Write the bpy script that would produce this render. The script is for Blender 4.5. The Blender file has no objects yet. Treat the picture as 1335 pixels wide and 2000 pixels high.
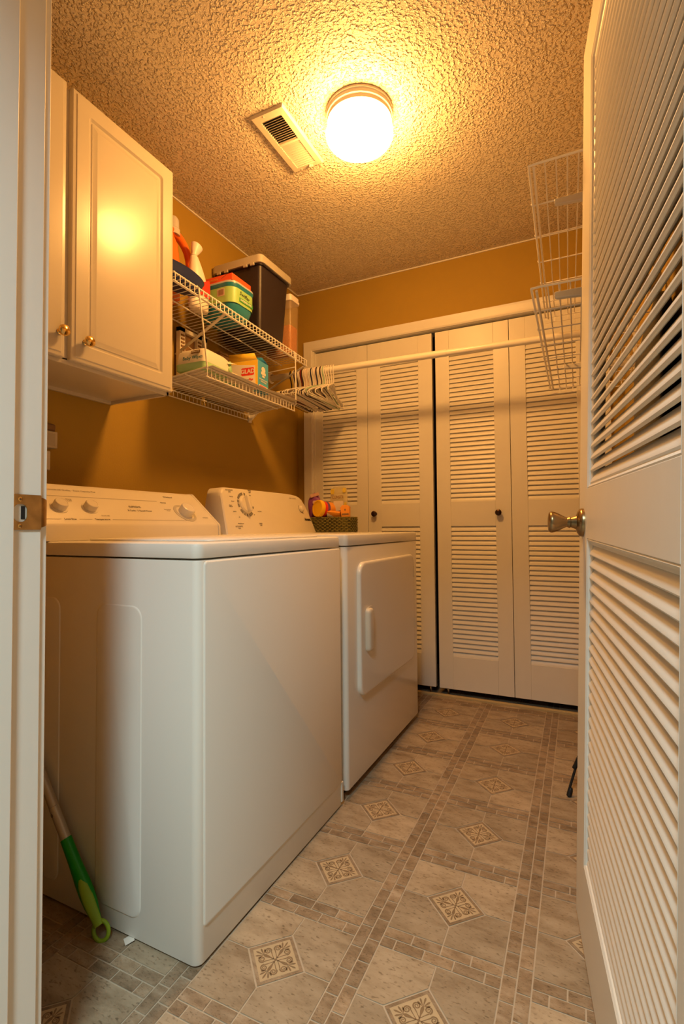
import bpy, bmesh, math, random
from math import sin, cos, pi, radians, sqrt, atan2
from mathutils import Vector, Matrix

random.seed(7)
S = bpy.context.scene
COL = S.collection

# ------------------------------------------------------------------ camera
XL, YB, XR, ZC = -1.644, 2.758, 0.185, 2.44          # left wall, back wall, right wall, ceiling
cam_d = bpy.data.cameras.new('camera'); cam = bpy.data.objects.new('camera', cam_d); COL.objects.link(cam)
cr = Vector((0.89996655, 0.43589023, -0.00774091))
cu = Vector((0.02025852, -0.02407695, 0.99950482))
cf = Vector((-0.43548801, 0.89967773, 0.03049894))
M = Matrix((cr, cu, -cf)).transposed().to_4x4(); M.translation = Vector((0, 0, 0.93871571))
cam.matrix_world = M
cam_d.sensor_fit = 'VERTICAL'; cam_d.sensor_height = 36.0; cam_d.lens = 976.813 / 2000 * 36.0
cam_d.clip_start = 0.02
S.camera = cam

# ------------------------------------------------------------------ light
LAMP_COL = (1.0, 0.458, 0.112); LAMP_STRENGTH = 132.0
HALL_COL = (0.81, 1.0, 0.99); HALL_POWER = 40.0
w = bpy.data.worlds.new('world'); S.world = w; w.use_nodes = True
w.node_tree.nodes['Background'].inputs[0].default_value = (0.9, 0.8, 0.65, 1)
w.node_tree.nodes['Background'].inputs[1].default_value = 0.02
hl = bpy.data.lights.new('hallway_lamp', 'AREA'); hl.shape = 'DISK'; hl.size = 0.36; hl.spread = radians(128)
hl.energy = HALL_POWER; hl.color = HALL_COL
hlo = bpy.data.objects.new('hallway_lamp', hl); COL.objects.link(hlo)
hlo.location = (-0.05, -0.62, 2.40)
S.view_settings.view_transform = 'Standard'; S.view_settings.look = 'None'
S.view_settings.gamma = 1.0; S.view_settings.exposure = 0.0; S.view_settings.use_curve_mapping = False
try:
    S.cycles.max_bounces = 10; S.cycles.diffuse_bounces = 6; S.cycles.use_denoising = True
    S.cycles.caustics_reflective = False; S.cycles.caustics_refractive = False
    S.cycles.sample_clamp_indirect = 4.0
except Exception:
    pass

# ------------------------------------------------------------------ materials
def mat(name, col, rough=0.5, metal=0.0, noise=0.0, nscale=20.0, bump=0.0, bscale=60.0, coat=0.0, trans=0.0, alpha=1.0,
        emit=None, estr=0.0, ior=1.45, sub=0.0, dist=0.002):
    m = bpy.data.materials.new(name); m.use_nodes = True
    nt = m.node_tree; b = nt.nodes['Principled BSDF']
    b.inputs['Base Color'].default_value = (*col, 1); b.inputs['Roughness'].default_value = rough
    b.inputs['Metallic'].default_value = metal; b.inputs['IOR'].default_value = ior
    if coat: b.inputs['Coat Weight'].default_value = coat; b.inputs['Coat Roughness'].default_value = 0.12
    if trans: b.inputs['Transmission Weight'].default_value = trans
    if alpha < 1: b.inputs['Alpha'].default_value = alpha
    if emit: b.inputs['Emission Color'].default_value = (*emit, 1); b.inputs['Emission Strength'].default_value = estr
    tc = nt.nodes.new('ShaderNodeTexCoord')
    if noise:
        n = nt.nodes.new('ShaderNodeTexNoise'); n.inputs['Scale'].default_value = nscale; n.inputs['Detail'].default_value = 4
        r = nt.nodes.new('ShaderNodeMix'); r.data_type = 'RGBA'
        r.inputs[6].default_value = (*[c * (1 - noise) for c in col], 1)
        r.inputs[7].default_value = (*[min(1, c * (1 + noise)) for c in col], 1)
        nt.links.new(tc.outputs['Object'], n.inputs['Vector']); nt.links.new(n.outputs['Fac'], r.inputs[0])
        nt.links.new(r.outputs[2], b.inputs['Base Color'])
    if bump:
        n2 = nt.nodes.new('ShaderNodeTexNoise'); n2.inputs['Scale'].default_value = bscale; n2.inputs['Detail'].default_value = 3
        bp = nt.nodes.new('ShaderNodeBump'); bp.inputs['Strength'].default_value = bump; bp.inputs['Distance'].default_value = dist
        nt.links.new(tc.outputs['Object'], n2.inputs['Vector']); nt.links.new(n2.outputs['Fac'], bp.inputs['Height'])
        nt.links.new(bp.outputs['Normal'], b.inputs['Normal'])
    return m

M_WALL = mat('tan_wall_paint', (0.385, 0.245, 0.030), 0.75, noise=0.05, nscale=6, bump=0.25, bscale=140)
M_HALL = mat('hall_wall_paint', (0.26, 0.25, 0.22), 0.8, noise=0.04)
M_TRIM = mat('white_trim_paint', (0.78, 0.765, 0.72), 0.38, noise=0.03, nscale=9, bump=0.08, bscale=35)
M_DOOR = mat('white_door_paint', (0.77, 0.755, 0.70), 0.36, noise=0.03, nscale=14, bump=0.10, bscale=50)
M_CAB = mat('cabinet_thermofoil', (0.60, 0.56, 0.48), 0.30, noise=0.02, coat=0.10)
M_ENAMEL = mat('appliance_enamel', (0.80, 0.79, 0.74), 0.24, noise=0.012, nscale=3, coat=0.2)
M_ENAMELW = mat('washer_enamel', (0.80, 0.79, 0.74), 0.46, noise=0.012, nscale=3)
M_PLASTIC = mat('cream_plastic', (0.69, 0.645, 0.55), 0.38, noise=0.02)
M_KNOBP = mat('knob_plastic', (0.70, 0.655, 0.56), 0.32, noise=0.02)
M_BRASS = mat('brass', (0.83, 0.56, 0.20), 0.16, 1.0, noise=0.08, nscale=30)
M_ABRASS = mat('antique_brass', (0.44, 0.29, 0.12), 0.30, 1.0, noise=0.45, nscale=60)
M_NICKEL = mat('satin_brass', (0.34, 0.24, 0.125), 0.31, 1.0, noise=0.10, nscale=40)
M_BRONZE = mat('dark_bronze', (0.055, 0.028, 0.015), 0.25, 0.7, noise=0.2)
M_WIRE = mat('white_vinyl_wire', (0.80, 0.77, 0.70), 0.38, noise=0.03)
M_BLACK = mat('black_metal', (0.012, 0.011, 0.010), 0.5, noise=0.2)
M_DARK = mat('dark_gap', (0.015, 0.012, 0.010), 0.9, noise=0.2)
M_INK = mat('grey_print', (0.20, 0.19, 0.17), 0.6, noise=0.05)
M_INKL = mat('light_grey_print', (0.46, 0.43, 0.37), 0.6, noise=0.05)
M_VENT = mat('vent_enamel', (0.62, 0.57, 0.47), 0.4, noise=0.04)
M_CHROME = mat('chrome', (0.7, 0.68, 0.64), 0.12, 1.0, noise=0.04)
M_ROD = mat('white_rod_paint', (0.80, 0.77, 0.70), 0.3, noise=0.03, nscale=8)
M_GLOBE = mat('lit_opal_glass', (0.9, 0.85, 0.75), 0.3, noise=0.01, emit=LAMP_COL, estr=LAMP_STRENGTH)
M_LBASE = mat('lamp_base_porcelain', (0.90, 0.88, 0.82), 0.35, noise=0.02)
M_BIN = mat('black_tote_plastic', (0.022, 0.015, 0.019), 0.42, noise=0.15, bump=0.1, bscale=300)
M_LID = mat('grey_tote_lid', (0.45, 0.42, 0.35), 0.45, noise=0.05)
M_ORANGE = mat('orange_jug', (0.80, 0.165, 0.012), 0.28, noise=0.04, coat=0.2)
M_NAVY = mat('navy_basin', (0.012, 0.024, 0.105), 0.38, noise=0.1)
M_BOTW = mat('white_bottle', (0.78, 0.72, 0.65), 0.35, noise=0.02)
M_RED = mat('red_print', (0.72, 0.035, 0.02), 0.45, noise=0.05)
M_CAPG = mat('clear_grey_cap', (0.55, 0.52, 0.48), 0.2, noise=0.05, coat=0.3)
M_TEAL = mat('teal_tub', (0.022, 0.20, 0.28), 0.3, noise=0.08, coat=0.2)
M_TEALR = mat('teal_tub_rim', (0.015, 0.17, 0.24), 0.3, noise=0.05)
M_LGREEN = mat('green_tub_label', (0.33, 0.55, 0.17), 0.4, noise=0.12, nscale=14)
M_DGREEN = mat('green_band', (0.05, 0.30, 0.06), 0.4, noise=0.05)
M_CLEAR = mat('frosted_lid', (0.55, 0.60, 0.60), 0.25, noise=0.03, alpha=0.75)
M_OBOX = mat('orange_red_carton', (0.80, 0.10, 0.025), 0.45, noise=0.05)
M_AMBER = mat('clear_canister', (0.62, 0.47, 0.26), 0.2, noise=0.06, alpha=0.18)
M_RICE = mat('orange_grains', (0.55, 0.17, 0.035), 0.7, noise=0.55, nscale=130, bump=0.9, bscale=120, dist=0.006)
M_WIPE = mat('white_wrap', (0.74, 0.70, 0.62), 0.42, noise=0.04, nscale=20, bump=0.25, bscale=25)
M_WGREEN = mat('mint_wrap', (0.36, 0.60, 0.33), 0.42, noise=0.08, nscale=30, bump=0.2, bscale=30)
M_YEL = mat('yellow_carton', (0.85, 0.57, 0.05), 0.45, noise=0.03)
M_BLUE = mat('blue_carton', (0.07, 0.36, 0.62), 0.45, noise=0.04)
M_CARTW = mat('white_carton', (0.78, 0.75, 0.68), 0.5, noise=0.02)
M_PAPER = mat('paper_sheet', (0.66, 0.60, 0.50), 0.8, noise=0.08, nscale=30)
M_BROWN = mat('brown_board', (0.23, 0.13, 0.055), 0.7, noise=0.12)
M_WICKER = mat('olive_wicker', (0.155, 0.135, 0.035), 0.75, noise=0.45, nscale=70)
M_PURPLE = mat('purple_bag', (0.26, 0.07, 0.28), 0.35, noise=0.35, nscale=40, bump=0.5, bscale=40, dist=0.004)
M_PBITS = mat('bag_print', (0.65, 0.42, 0.33), 0.4, noise=0.4, nscale=60)
M_LIDY = mat('yellow_lid', (0.85, 0.50, 0.015), 0.35, noise=0.03)
M_POUCH = mat('clear_pouch', (0.66, 0.58, 0.33), 0.25, noise=0.10, nscale=24, alpha=0.62, bump=0.3, bscale=18, dist=0.004)
M_POUCHY = mat('pouch_yellow_print', (0.62, 0.48, 0.06), 0.35, noise=0.3, nscale=60)
M_NOTE = mat('pale_label', (0.66, 0.60, 0.52), 0.6, noise=0.05)
M_VIOLET = mat('violet_print', (0.14, 0.07, 0.22), 0.5, noise=0.1)
M_ORC = mat('orange_carton', (0.80, 0.33, 0.04), 0.5, noise=0.08)
M_GREENM = mat('mop_green', (0.008, 0.27, 0.015), 0.3, noise=0.05)
M_LIME = mat('mop_lime_grip', (0.26, 0.42, 0.02), 0.5, noise=0.06)
M_ALU = mat('grey_mop_pole', (0.52, 0.47, 0.40), 0.35, 0.35, noise=0.05)
M_GREYB = mat('grey_device', (0.55, 0.51, 0.42), 0.45, noise=0.08)
M_BRK = mat('grey_bracket', (0.62, 0.60, 0.55), 0.35, noise=0.04)
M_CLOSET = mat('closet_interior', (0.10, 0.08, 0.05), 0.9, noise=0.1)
M_THR = mat('tan_threshold', (0.42, 0.33, 0.17), 0.5, noise=0.15, nscale=30)
HC = {'white': (0.78, 0.74, 0.67), 'navy': (0.020, 0.020, 0.045), 'brown': (0.055, 0.030, 0.018), 'red': (0.22, 0.018, 0.015),
      'green': (0.36, 0.52, 0.38), 'yellow': (0.60, 0.42, 0.06), 'pink': (0.74, 0.60, 0.53), 'black': (0.015, 0.013, 0.014)}
M_H = {k: mat(k + '_hanger_plastic', v, 0.32, noise=0.04) for k, v in HC.items()}

def ceiling_material():
    m = bpy.data.materials.new('popcorn_ceiling'); m.use_nodes = True
    nt = m.node_tree; b = nt.nodes['Principled BSDF']
    b.inputs['Base Color'].default_value = (0.80, 0.72, 0.57, 1); b.inputs['Roughness'].default_value = 0.55
    tc = nt.nodes.new('ShaderNodeTexCoord')
    n = nt.nodes.new('ShaderNodeTexNoise'); n.inputs['Scale'].default_value = 104; n.inputs['Detail'].default_value = 2.0; n.inputs['Roughness'].default_value = 0.5
    n.inputs['Distortion'].default_value = 0.25
    rp = nt.nodes.new('ShaderNodeValToRGB'); rp.color_ramp.elements[0].position = 0.47; rp.color_ramp.elements[1].position = 0.70
    n3 = nt.nodes.new('ShaderNodeTexNoise'); n3.inputs['Scale'].default_value = 260; n3.inputs['Detail'].default_value = 2
    ad = nt.nodes.new('ShaderNodeMath'); ad.operation = 'MULTIPLY_ADD'; ad.inputs[1].default_value = 0.18
    bp = nt.nodes.new('ShaderNodeBump'); bp.inputs['Strength'].default_value = 1.0; bp.inputs['Distance'].default_value = 0.0075
    L = nt.links.new
    L(tc.outputs['Object'], n.inputs['Vector']); L(tc.outputs['Object'], n3.inputs['Vector'])
    L(n.outputs['Fac'], rp.inputs[0]); L(n3.outputs['Fac'], ad.inputs[0]); L(rp.outputs[0], ad.inputs[2])
    L(ad.outputs[0], bp.inputs['Height']); L(bp.outputs['Normal'], b.inputs['Normal'])
    return m
M_CEIL = ceiling_material()

def stone_material(name, base, dark, light, rough=0.42, scale=9.0, streak=1.0):
    """mottled stone-look vinyl; the per-tile tint comes from a face attribute"""
    m = bpy.data.materials.new(name); m.use_nodes = True
    nt = m.node_tree; b = nt.nodes['Principled BSDF']; L = nt.links.new
    b.inputs['Roughness'].default_value = rough
    geo = nt.nodes.new('ShaderNodeTexCoord')
    at = nt.nodes.new('ShaderNodeAttribute'); at.attribute_name = 'tint'
    off = nt.nodes.new('ShaderNodeVectorMath'); off.operation = 'MULTIPLY_ADD'
    off.inputs[1].default_value = (5, 9, 7)
    L(at.outputs['Color'], off.inputs[0]); L(geo.outputs['Object'], off.inputs[2])
    mp = nt.nodes.new('ShaderNodeMapping'); mp.inputs['Rotation'].default_value = (0, 0, 0.75); mp.inputs['Scale'].default_value = (1, 2.6 * streak, 1)
    L(off.outputs[0], mp.inputs['Vector'])
    n = nt.nodes.new('ShaderNodeTexNoise'); n.inputs['Scale'].default_value = scale; n.inputs['Detail'].default_value = 6; n.inputs['Roughness'].default_value = 0.65
    n2 = nt.nodes.new('ShaderNodeTexNoise'); n2.inputs['Scale'].default_value = scale * 9; n2.inputs['Detail'].default_value = 3
    L(mp.outputs[0], n.inputs['Vector']); L(mp.outputs[0], n2.inputs['Vector'])
    r1 = nt.nodes.new('ShaderNodeValToRGB'); e = r1.color_ramp.elements
    e[0].position = 0.30; e[0].color = (*dark, 1); e[1].position = 0.72; e[1].color = (*light, 1)
    k = e.new(0.5); k.color = (*base, 1)
    L(n.outputs['Fac'], r1.inputs[0])
    r2 = nt.nodes.new('ShaderNodeValToRGB'); e2 = r2.color_ramp.elements
    e2[0].position = 0.30; e2[0].color = (0.42, 0.38, 0.33, 1); e2[1].position = 0.42; e2[1].color = (1, 1, 1, 1)
    L(n2.outputs['Fac'], r2.inputs[0])
    mx = nt.nodes.new('ShaderNodeMix'); mx.data_type = 'RGBA'; mx.blend_type = 'MULTIPLY'; mx.inputs[0].default_value = 0.8
    L(r1.outputs[0], mx.inputs[6]); L(r2.outputs[0], mx.inputs[7])
    hs = nt.nodes.new('ShaderNodeMix'); hs.data_type = 'RGBA'; hs.blend_type = 'MULTIPLY'; hs.inputs[0].default_value = 1.0
    mr = nt.nodes.new('ShaderNodeMapRange'); mr.inputs[3].default_value = 0.80; mr.inputs[4].default_value = 1.14
    sx = nt.nodes.new('ShaderNodeSeparateColor'); L(at.outputs['Color'], sx.inputs[0]); L(sx.outputs[0], mr.inputs[0])
    L(mx.outputs[2], hs.inputs[6]); L(mr.outputs[0], hs.inputs[7]); L(hs.outputs[2], b.inputs['Base Color'])
    bp = nt.nodes.new('ShaderNodeBump'); bp.inputs['Strength'].default_value = 0.15; bp.inputs['Distance'].default_value = 0.001
    L(n2.outputs['Fac'], bp.inputs['Height']); L(bp.outputs['Normal'], b.inputs['Normal'])
    return m
M_TILE = stone_material('vinyl_stone_tile', (0.380, 0.295, 0.198), (0.240, 0.170, 0.103), (0.47, 0.375, 0.262))
M_BRICK = stone_material('vinyl_brick', (0.300, 0.215, 0.135), (0.185, 0.125, 0.075), (0.43, 0.335, 0.235), scale=16)
M_GROUT = mat('vinyl_grout', (0.50, 0.41, 0.30), 0.5, noise=0.12, nscale=50)
M_BAND = stone_material('vinyl_inset_band', (0.28, 0.20, 0.125), (0.18, 0.125, 0.075), (0.36, 0.27, 0.18), scale=22)
M_CREAM = mat('vinyl_inset_cream', (0.50, 0.38, 0.23), 0.42, noise=0.10, nscale=40)
M_CARVE = mat('vinyl_inset_brown', (0.235, 0.155, 0.085), 0.42, noise=0.12, nscale=60)

# ------------------------------------------------------------------ mesh helpers
WM = {}
def world_of(o): return WM[o.name] if o is not None else Matrix.Identity(4)

class MB:
    """collects faces in world space; build() links them as ONE mesh object"""
    def __init__(s): s.v = []; s.f = []; s.m = []; s.t = []; s.sm = []
    def add(s, verts, faces, mi=0, tint=None, smooth=True):
        o = len(s.v); s.v += [Vector(p) for p in verts]
        for f in faces: s.f.append([i + o for i in f]); s.m.append(mi); s.t.append(tint); s.sm.append(smooth)
        return s
    def box(s, x0, x1, y0, y1, z0, z1, mi=0, T=None):
        p = [(x0, y0, z0), (x1, y0, z0), (x1, y1, z0), (x0, y1, z0), (x0, y0, z1), (x1, y0, z1), (x1, y1, z1), (x0, y1, z1)]
        if T is not None: p = [T @ Vector(q) for q in p]
        return s.add(p, [(0, 3, 2, 1), (4, 5, 6, 7), (0, 1, 5, 4), (1, 2, 6, 5), (2, 3, 7, 6), (3, 0, 4, 7)], mi)
    def tube(s, path, r, seg=8, closed=False, mi=0, cap=True, flat=None):
        P = [Vector(p) for p in path]; n = len(P); rings = []
        rr = r if isinstance(r, (list, tuple)) else [r] * n
        up = None
        for i in range(n):
            if closed: t = (P[(i + 1) % n] - P[i - 1])
            else: t = (P[min(i + 1, n - 1)] - P[max(i - 1, 0)])
            t.normalize()
            if up is None:
                a = Vector((0, 0, 1)) if abs(t.z) < 0.9 else Vector((1, 0, 0))
                if flat is not None: a = Vector(flat)
                up = (a - t * a.dot(t)).normalized()
            else:
                up = (up - t * up.dot(t)); up.normalize()
            sd = t.cross(up)
            rings.append([P[i] + up * (cos(2 * pi * k / seg) * rr[i]) + sd * (sin(2 * pi * k / seg) * rr[i]) for k in range(seg)])
        V = [p for g in rings for p in g]; F = []
        m = n if closed else n - 1
        for i in range(m):
            a = i * seg; b = ((i + 1) % n) * seg
            for k in range(seg): F.append((a + k, a + (k + 1) % seg, b + (k + 1) % seg, b + k))
        if not closed and cap: F.append(tuple(range(seg - 1, -1, -1))); F.append(tuple((n - 1) * seg + k for k in range(seg)))
        return s.add(V, F, mi)
    def lathe(s, prof, c, axis=(0, 0, 1), seg=32, mi=0, cap=True):
        """prof: (radius, height along axis)"""
        ax = Vector(axis).normalized(); a = Vector((0, 0, 1)) if abs(ax.z) < 0.9 else Vector((1, 0, 0))
        e1 = (a - ax * a.dot(ax)).normalized(); e2 = ax.cross(e1); c = Vector(c)
        V = []; F = []
        for r, h in prof:
            for k in range(seg):
                V.append(c + ax * h + (e1 * cos(2 * pi * k / seg) + e2 * sin(2 * pi * k / seg)) * max(r, 1e-5))
        for i in range(len(prof) - 1):
            for k in range(seg): F.append((i * seg + k, i * seg + (k + 1) % seg, (i + 1) * seg + (k + 1) % seg, (i + 1) * seg + k))
        if cap:
            F.append(tuple(range(seg - 1, -1, -1))); F.append(tuple((len(prof) - 1) * seg + k for k in range(seg)))
        return s.add(V, F, mi)
    def prism(s, poly, T, h, mi=0):
        """poly in local xy, extruded local z 0..h, T maps to world"""
        n = len(poly)
        V = [T @ Vector((x, y, 0)) for x, y in poly] + [T @ Vector((x, y, h)) for x, y in poly]
        F = [tuple(range(n - 1, -1, -1)), tuple(range(n, 2 * n))] + [(i, (i + 1) % n, n + (i + 1) % n, n + i) for i in range(n)]
        return s.add(V, F, mi)
    def loft(s, loops, mi=0, cap=True, capend=True):
        n = len(loops[0]); V = [p for l in loops for p in l]; F = []
        for i in range(len(loops) - 1):
            for k in range(n): F.append((i * n + k, i * n + (k + 1) % n, (i + 1) * n + (k + 1) % n, (i + 1) * n + k))
        if cap: F.append(tuple(range(n - 1, -1, -1)))
        if capend: F.append(tuple((len(loops) - 1) * n + k for k in range(n)))
        return s.add(V, F, mi)
    def build(s, name, mats, parent=None, bevel=0.0, bseg=2, angle=38, subsurf=0, tint=False):
        if not isinstance(mats, (list, tuple)): mats = [mats]
        inv = world_of(parent).inverted() if parent is not None else Matrix.Identity(4)
        me = bpy.data.meshes.new(name); me.from_pydata([inv @ p for p in s.v], [], s.f)
        for m in mats: me.materials.append(m)
        me.polygons.foreach_set('material_index', s.m)
        me.polygons.foreach_set('use_smooth', [q and (len(f) <= 4 or subsurf > 0) for q, f in zip(s.sm, s.f)])
        if tint:
            at = me.attributes.new('tint', 'FLOAT_COLOR', 'FACE')
            for i, t in enumerate(s.t):
                if t is None: t = 0.5
                at.data[i].color = (t, (t * 7.31) % 1, (t * 3.77) % 1, 1)
        if not tint:
            bm = bmesh.new(); bm.from_mesh(me); bmesh.ops.recalc_face_normals(bm, faces=bm.faces); bm.to_mesh(me); bm.free()
        me.update()
        try: me.set_sharp_from_angle(angle=radians(angle))
        except Exception: pass
        o = bpy.data.objects.new(name, me); COL.objects.link(o)
        if parent is not None: o.parent = parent
        WM[o.name] = world_of(parent).copy()
        if bevel:
            md = o.modifiers.new('bevel', 'BEVEL'); md.width = bevel; md.segments = bseg; md.limit_method = 'ANGLE'; md.angle_limit = radians(40); md.harden_normals = True
        if subsurf:
            md = o.modifiers.new('sub', 'SUBSURF'); md.levels = subsurf; md.render_levels = subsurf
        return o

def tag(o, label, cat, group=None, kind=None):
    o['label'] = label; o['category'] = cat
    if group: o['group'] = group
    if kind: o['kind'] = kind
    return o
def thing(name, label, cat, loc=(0, 0, 0), rot=None, group=None, kind=None):
    o = bpy.data.objects.new(name, None); COL.objects.link(o); o.empty_display_size = 0.05
    m = (rot.to_4x4() if rot is not None else Matrix.Identity(4)); m.translation = Vector(loc)
    o.matrix_world = m; WM[o.name] = m.copy()
    return tag(o, label, cat, group, kind)
def frame(o, x, y):
    """matrix: local x->x, y->y, z->x cross y, origin o"""
    x = Vector(x).normalized(); y = Vector(y); y = (y - x * y.dot(x)).normalized(); z = x.cross(y)
    m = Matrix((x, y, z)).transposed().to_4x4(); m.translation = Vector(o); return m
def rrect(w, h, r, n=5, cx=0, cy=0):
    r = min(r, w / 2 - 1e-5, h / 2 - 1e-5); out = []
    for qx, qy, a0 in ((1, 1, 0), (-1, 1, 90), (-1, -1, 180), (1, -1, 270)):
        for i in range(n + 1):
            a = radians(a0 + 90 * i / n); out.append((cx + qx * (w / 2 - r) + r * cos(a), cy + qy * (h / 2 - r) + r * sin(a)))
    return out
def text(parent, body, T, size, m, align='CENTER', name='lettering', label=None, th=0.0003, bold=0.0, shear=0.0):
    cu_ = bpy.data.curves.new('t', 'FONT'); cu_.body = body; cu_.size = size; cu_.align_x = align; cu_.align_y = 'CENTER'
    cu_.extrude = th; cu_.resolution_u = 3; cu_.offset = bold; cu_.shear = shear
    o = bpy.data.objects.new('t', cu_); COL.objects.link(o)
    dg = bpy.context.evaluated_depsgraph_get(); dg.update()
    me = bpy.data.meshes.new_from_object(o.evaluated_get(dg)); bpy.data.objects.remove(o); bpy.data.curves.remove(cu_)
    inv = world_of(parent).inverted() if parent is not None else Matrix.Identity(4)
    me.transform(inv @ T); me.materials.clear(); me.materials.append(m); me.name = name
    ob = bpy.data.objects.new(name, me); COL.objects.link(ob)
    if parent is not None: ob.parent = parent
    WM[ob.name] = world_of(parent).copy()
    if label: ob['label'] = label
    return ob
def arc(c, r, a0, a1, n, e1, e2):
    c = Vector(c); e1 = Vector(e1); e2 = Vector(e2)
    return [c + e1 * (r * cos(radians(a0 + (a1 - a0) * i / n))) + e2 * (r * sin(radians(a0 + (a1 - a0) * i / n))) for i in range(n + 1)]

# ------------------------------------------------------------------ floor
def inset(poly, d):
    n = len(poly); out = []
    area = sum(poly[i][0] * poly[(i + 1) % n][1] - poly[(i + 1) % n][0] * poly[i][1] for i in range(n))
    sg = 1 if area > 0 else -1
    L = []
    for i in range(n):
        (x0, y0), (x1, y1) = poly[i], poly[(i + 1) % n]; dx, dy = x1 - x0, y1 - y0; l = sqrt(dx * dx + dy * dy)
        nx, ny = -dy / l * sg, dx / l * sg; L.append((x0 + nx * d, y0 + ny * d, dx, dy))
    for i in range(n):
        x1, y1, a1, b1 = L[i - 1]; x2, y2, a2, b2 = L[i]; det = a1 * b2 - a2 * b1
        t = ((x2 - x1) * b2 - (y2 - y1) * a2) / det; out.append((x1 + a1 * t, y1 + b1 * t))
    return out
def build_floor():
    b = MB(); PX, PY = 0.3205, 0.3178; x0, y0 = -0.306, 1.2600; rot = 0.011
    def W(x, y, z): return (x0 + x * cos(rot) - y * sin(rot), y0 + x * sin(rot) + y * cos(rot), z)
    def poly(p, z, mi, t=None): b.add([W(x, y, z) for x, y in p], [tuple(range(len(p)))], mi, t)
    b.add([(-2.6, -1.7, -0.0012), (1.6, -1.7, -0.0012), (1.6, 3.5, -0.0012), (-2.6, 3.5, -0.0012)], [(0, 1, 2, 3)], 2, 0.5)
    R = random.Random(3); hx, hy = 0.1310, 0.1300; dd = 0.0720; g = 0.0016
    def ribbon(pts, wd, z, mi):
        n = len(pts); l = []; r = []
        for i in range(n):
            ax, ay = pts[max(i - 1, 0)]; bx, by = pts[min(i + 1, n - 1)]; dx, dy = bx - ax, by - ay; q = sqrt(dx * dx + dy * dy) or 1
            ww = wd[i] if isinstance(wd, list) else wd
            l.append((pts[i][0] - dy / q * ww, pts[i][1] + dx / q * ww)); r.append((pts[i][0] + dy / q * ww, pts[i][1] - dx / q * ww))
        for i in range(n - 1):
            b.add([W(*r[i], z), W(*r[i + 1], z), W(*l[i + 1], z), W(*l[i], z)], [(0, 1, 2, 3)], mi, 0.5)
    for i in range(-5, 3):
        for j in range(-3, 6):
            cx, cy = i * PX, j * PY
            # four corner tiles round the diamond
            for sx, sy in ((1, 1), (-1, 1), (-1, -1), (1, -1)):
                p = [(cx + sx * dd, cy), (cx + sx * hx, cy), (cx + sx * hx, cy + sy * hy), (cx, cy + sy * hy), (cx, cy + sy * dd)]
                if sx * sy < 0: p = p[::-1]
                poly(inset(p, g), 0, 0, R.random())
            dm = [(cx + dd, cy), (cx, cy + dd), (cx - dd, cy), (cx, cy - dd)]
            poly(inset(dm, g * 1.3), 0, 3, R.random()); cm = inset(dm, 0.0092); poly(cm, 0.0002, 4, 0.5)
            a = (0.0720 - 0.0092 * sqrt(2)) / sqrt(2)              # half side of the cream square
            if -3 <= i <= 2 and -3 <= j <= 5:
                for q in range(4):
                    th = pi / 4 + q * pi / 2
                    def Q(u, v): return (cx + a * (u * cos(th) - v * sin(th)), cy + a * (u * sin(th) + v * cos(th)))
                    Z = 0.0004
                    # leaf along the diagonal, u=v
                    def D(p, s_): return Q((p - s_) / 1.0, (p + s_) / 1.0)
                    ribbon([D(p, 0) for p in (0.06, 0.2, 0.34, 0.44, 0.56)], [a * k for k in (0.035, 0.03, 0.075, 0.085, 0.01)], Z, 5)
                    for ang, ln in ((-62, 0.30), (-34, 0.38), (0, 0.44), (34, 0.38), (62, 0.30)):
                        c0 = 0.50; an = radians(45 + ang)
                        pts = [Q(c0 + t * ln * cos(an) + 0.06 * cos(an), c0 + t * ln * sin(an) + 0.06 * sin(an)) for t in (0, 0.4, 0.75, 1.0)]
                        ribbon(pts, [a * k for k in (0.008, 0.035, 0.05, 0.02)], Z, 5)
                    for mir in (0, 1):
                        pts = []
                        for t in range(5):                      # stem
                            f = t / 4; u, v = 0.06 + 0.12 * f ** 1.5 - 0.10 * f * f, 0.10 + 0.52 * f
                            pts.append((u + 0.02, v))
                        ccx, ccy, r0 = 0.26, 0.66, 0.185
                        for t in range(26):
                            an = radians(190 - t * 26); rr = r0 * (1 - t / 29.0)
                            pts.append((ccx + rr * cos(an), ccy + rr * sin(an)))
                        wd = [a * 0.018] * 3 + [a * 0.028] * 2 + [a * (0.040 - 0.0009 * t) for t in range(26)]
                        P2 = [Q(u, v) if not mir else Q(v, u) for u, v in pts]
                        ribbon(P2, wd, Z, 5)
                poly([(cx + 0.004, cy), (cx, cy + 0.004), (cx - 0.004, cy), (cx, cy - 0.004)], 0.0005, 5, 0.5)
            # bricks: vertical double strip right of the block, horizontal double strip above it
            bw = (PX - 2 * hx) / 2; bh = (PY - 2 * hy) / 2
            for c in range(2):
                xa = cx + hx + c * bw
                for k in range(5):
                    L_ = PY / 5; ya = cy - PY / 2 + k * L_ + (L_ / 2 if c else 0) + 0.011
                    poly(inset([(xa, ya), (xa + bw, ya), (xa + bw, ya + L_), (xa, ya + L_)], g), 0, 1, R.random())
            for c in range(2):
                ya = cy + hy + c * bh; L_ = 2 * hx / 4
                cuts = [0, 1, 2, 3, 4] if c else [0, 0.5, 1.5, 2.5, 3.5, 4]
                for k in range(len(cuts) - 1):
                    xa, xb = cx - hx + cuts[k] * L_, cx - hx + cuts[k + 1] * L_
                    poly(inset([(xa, ya), (xb, ya), (xb, ya + bh), (xa, ya + bh)], g), 0, 1, R.random())
    o = b.build('floor', [M_TILE, M_BRICK, M_GROUT, M_BAND, M_CREAM, M_CARVE], tint=True)
    return tag(o, 'beige stone-look vinyl floor with brick bands and scrolled diamond insets', 'floor', kind='structure')
build_floor()

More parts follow.
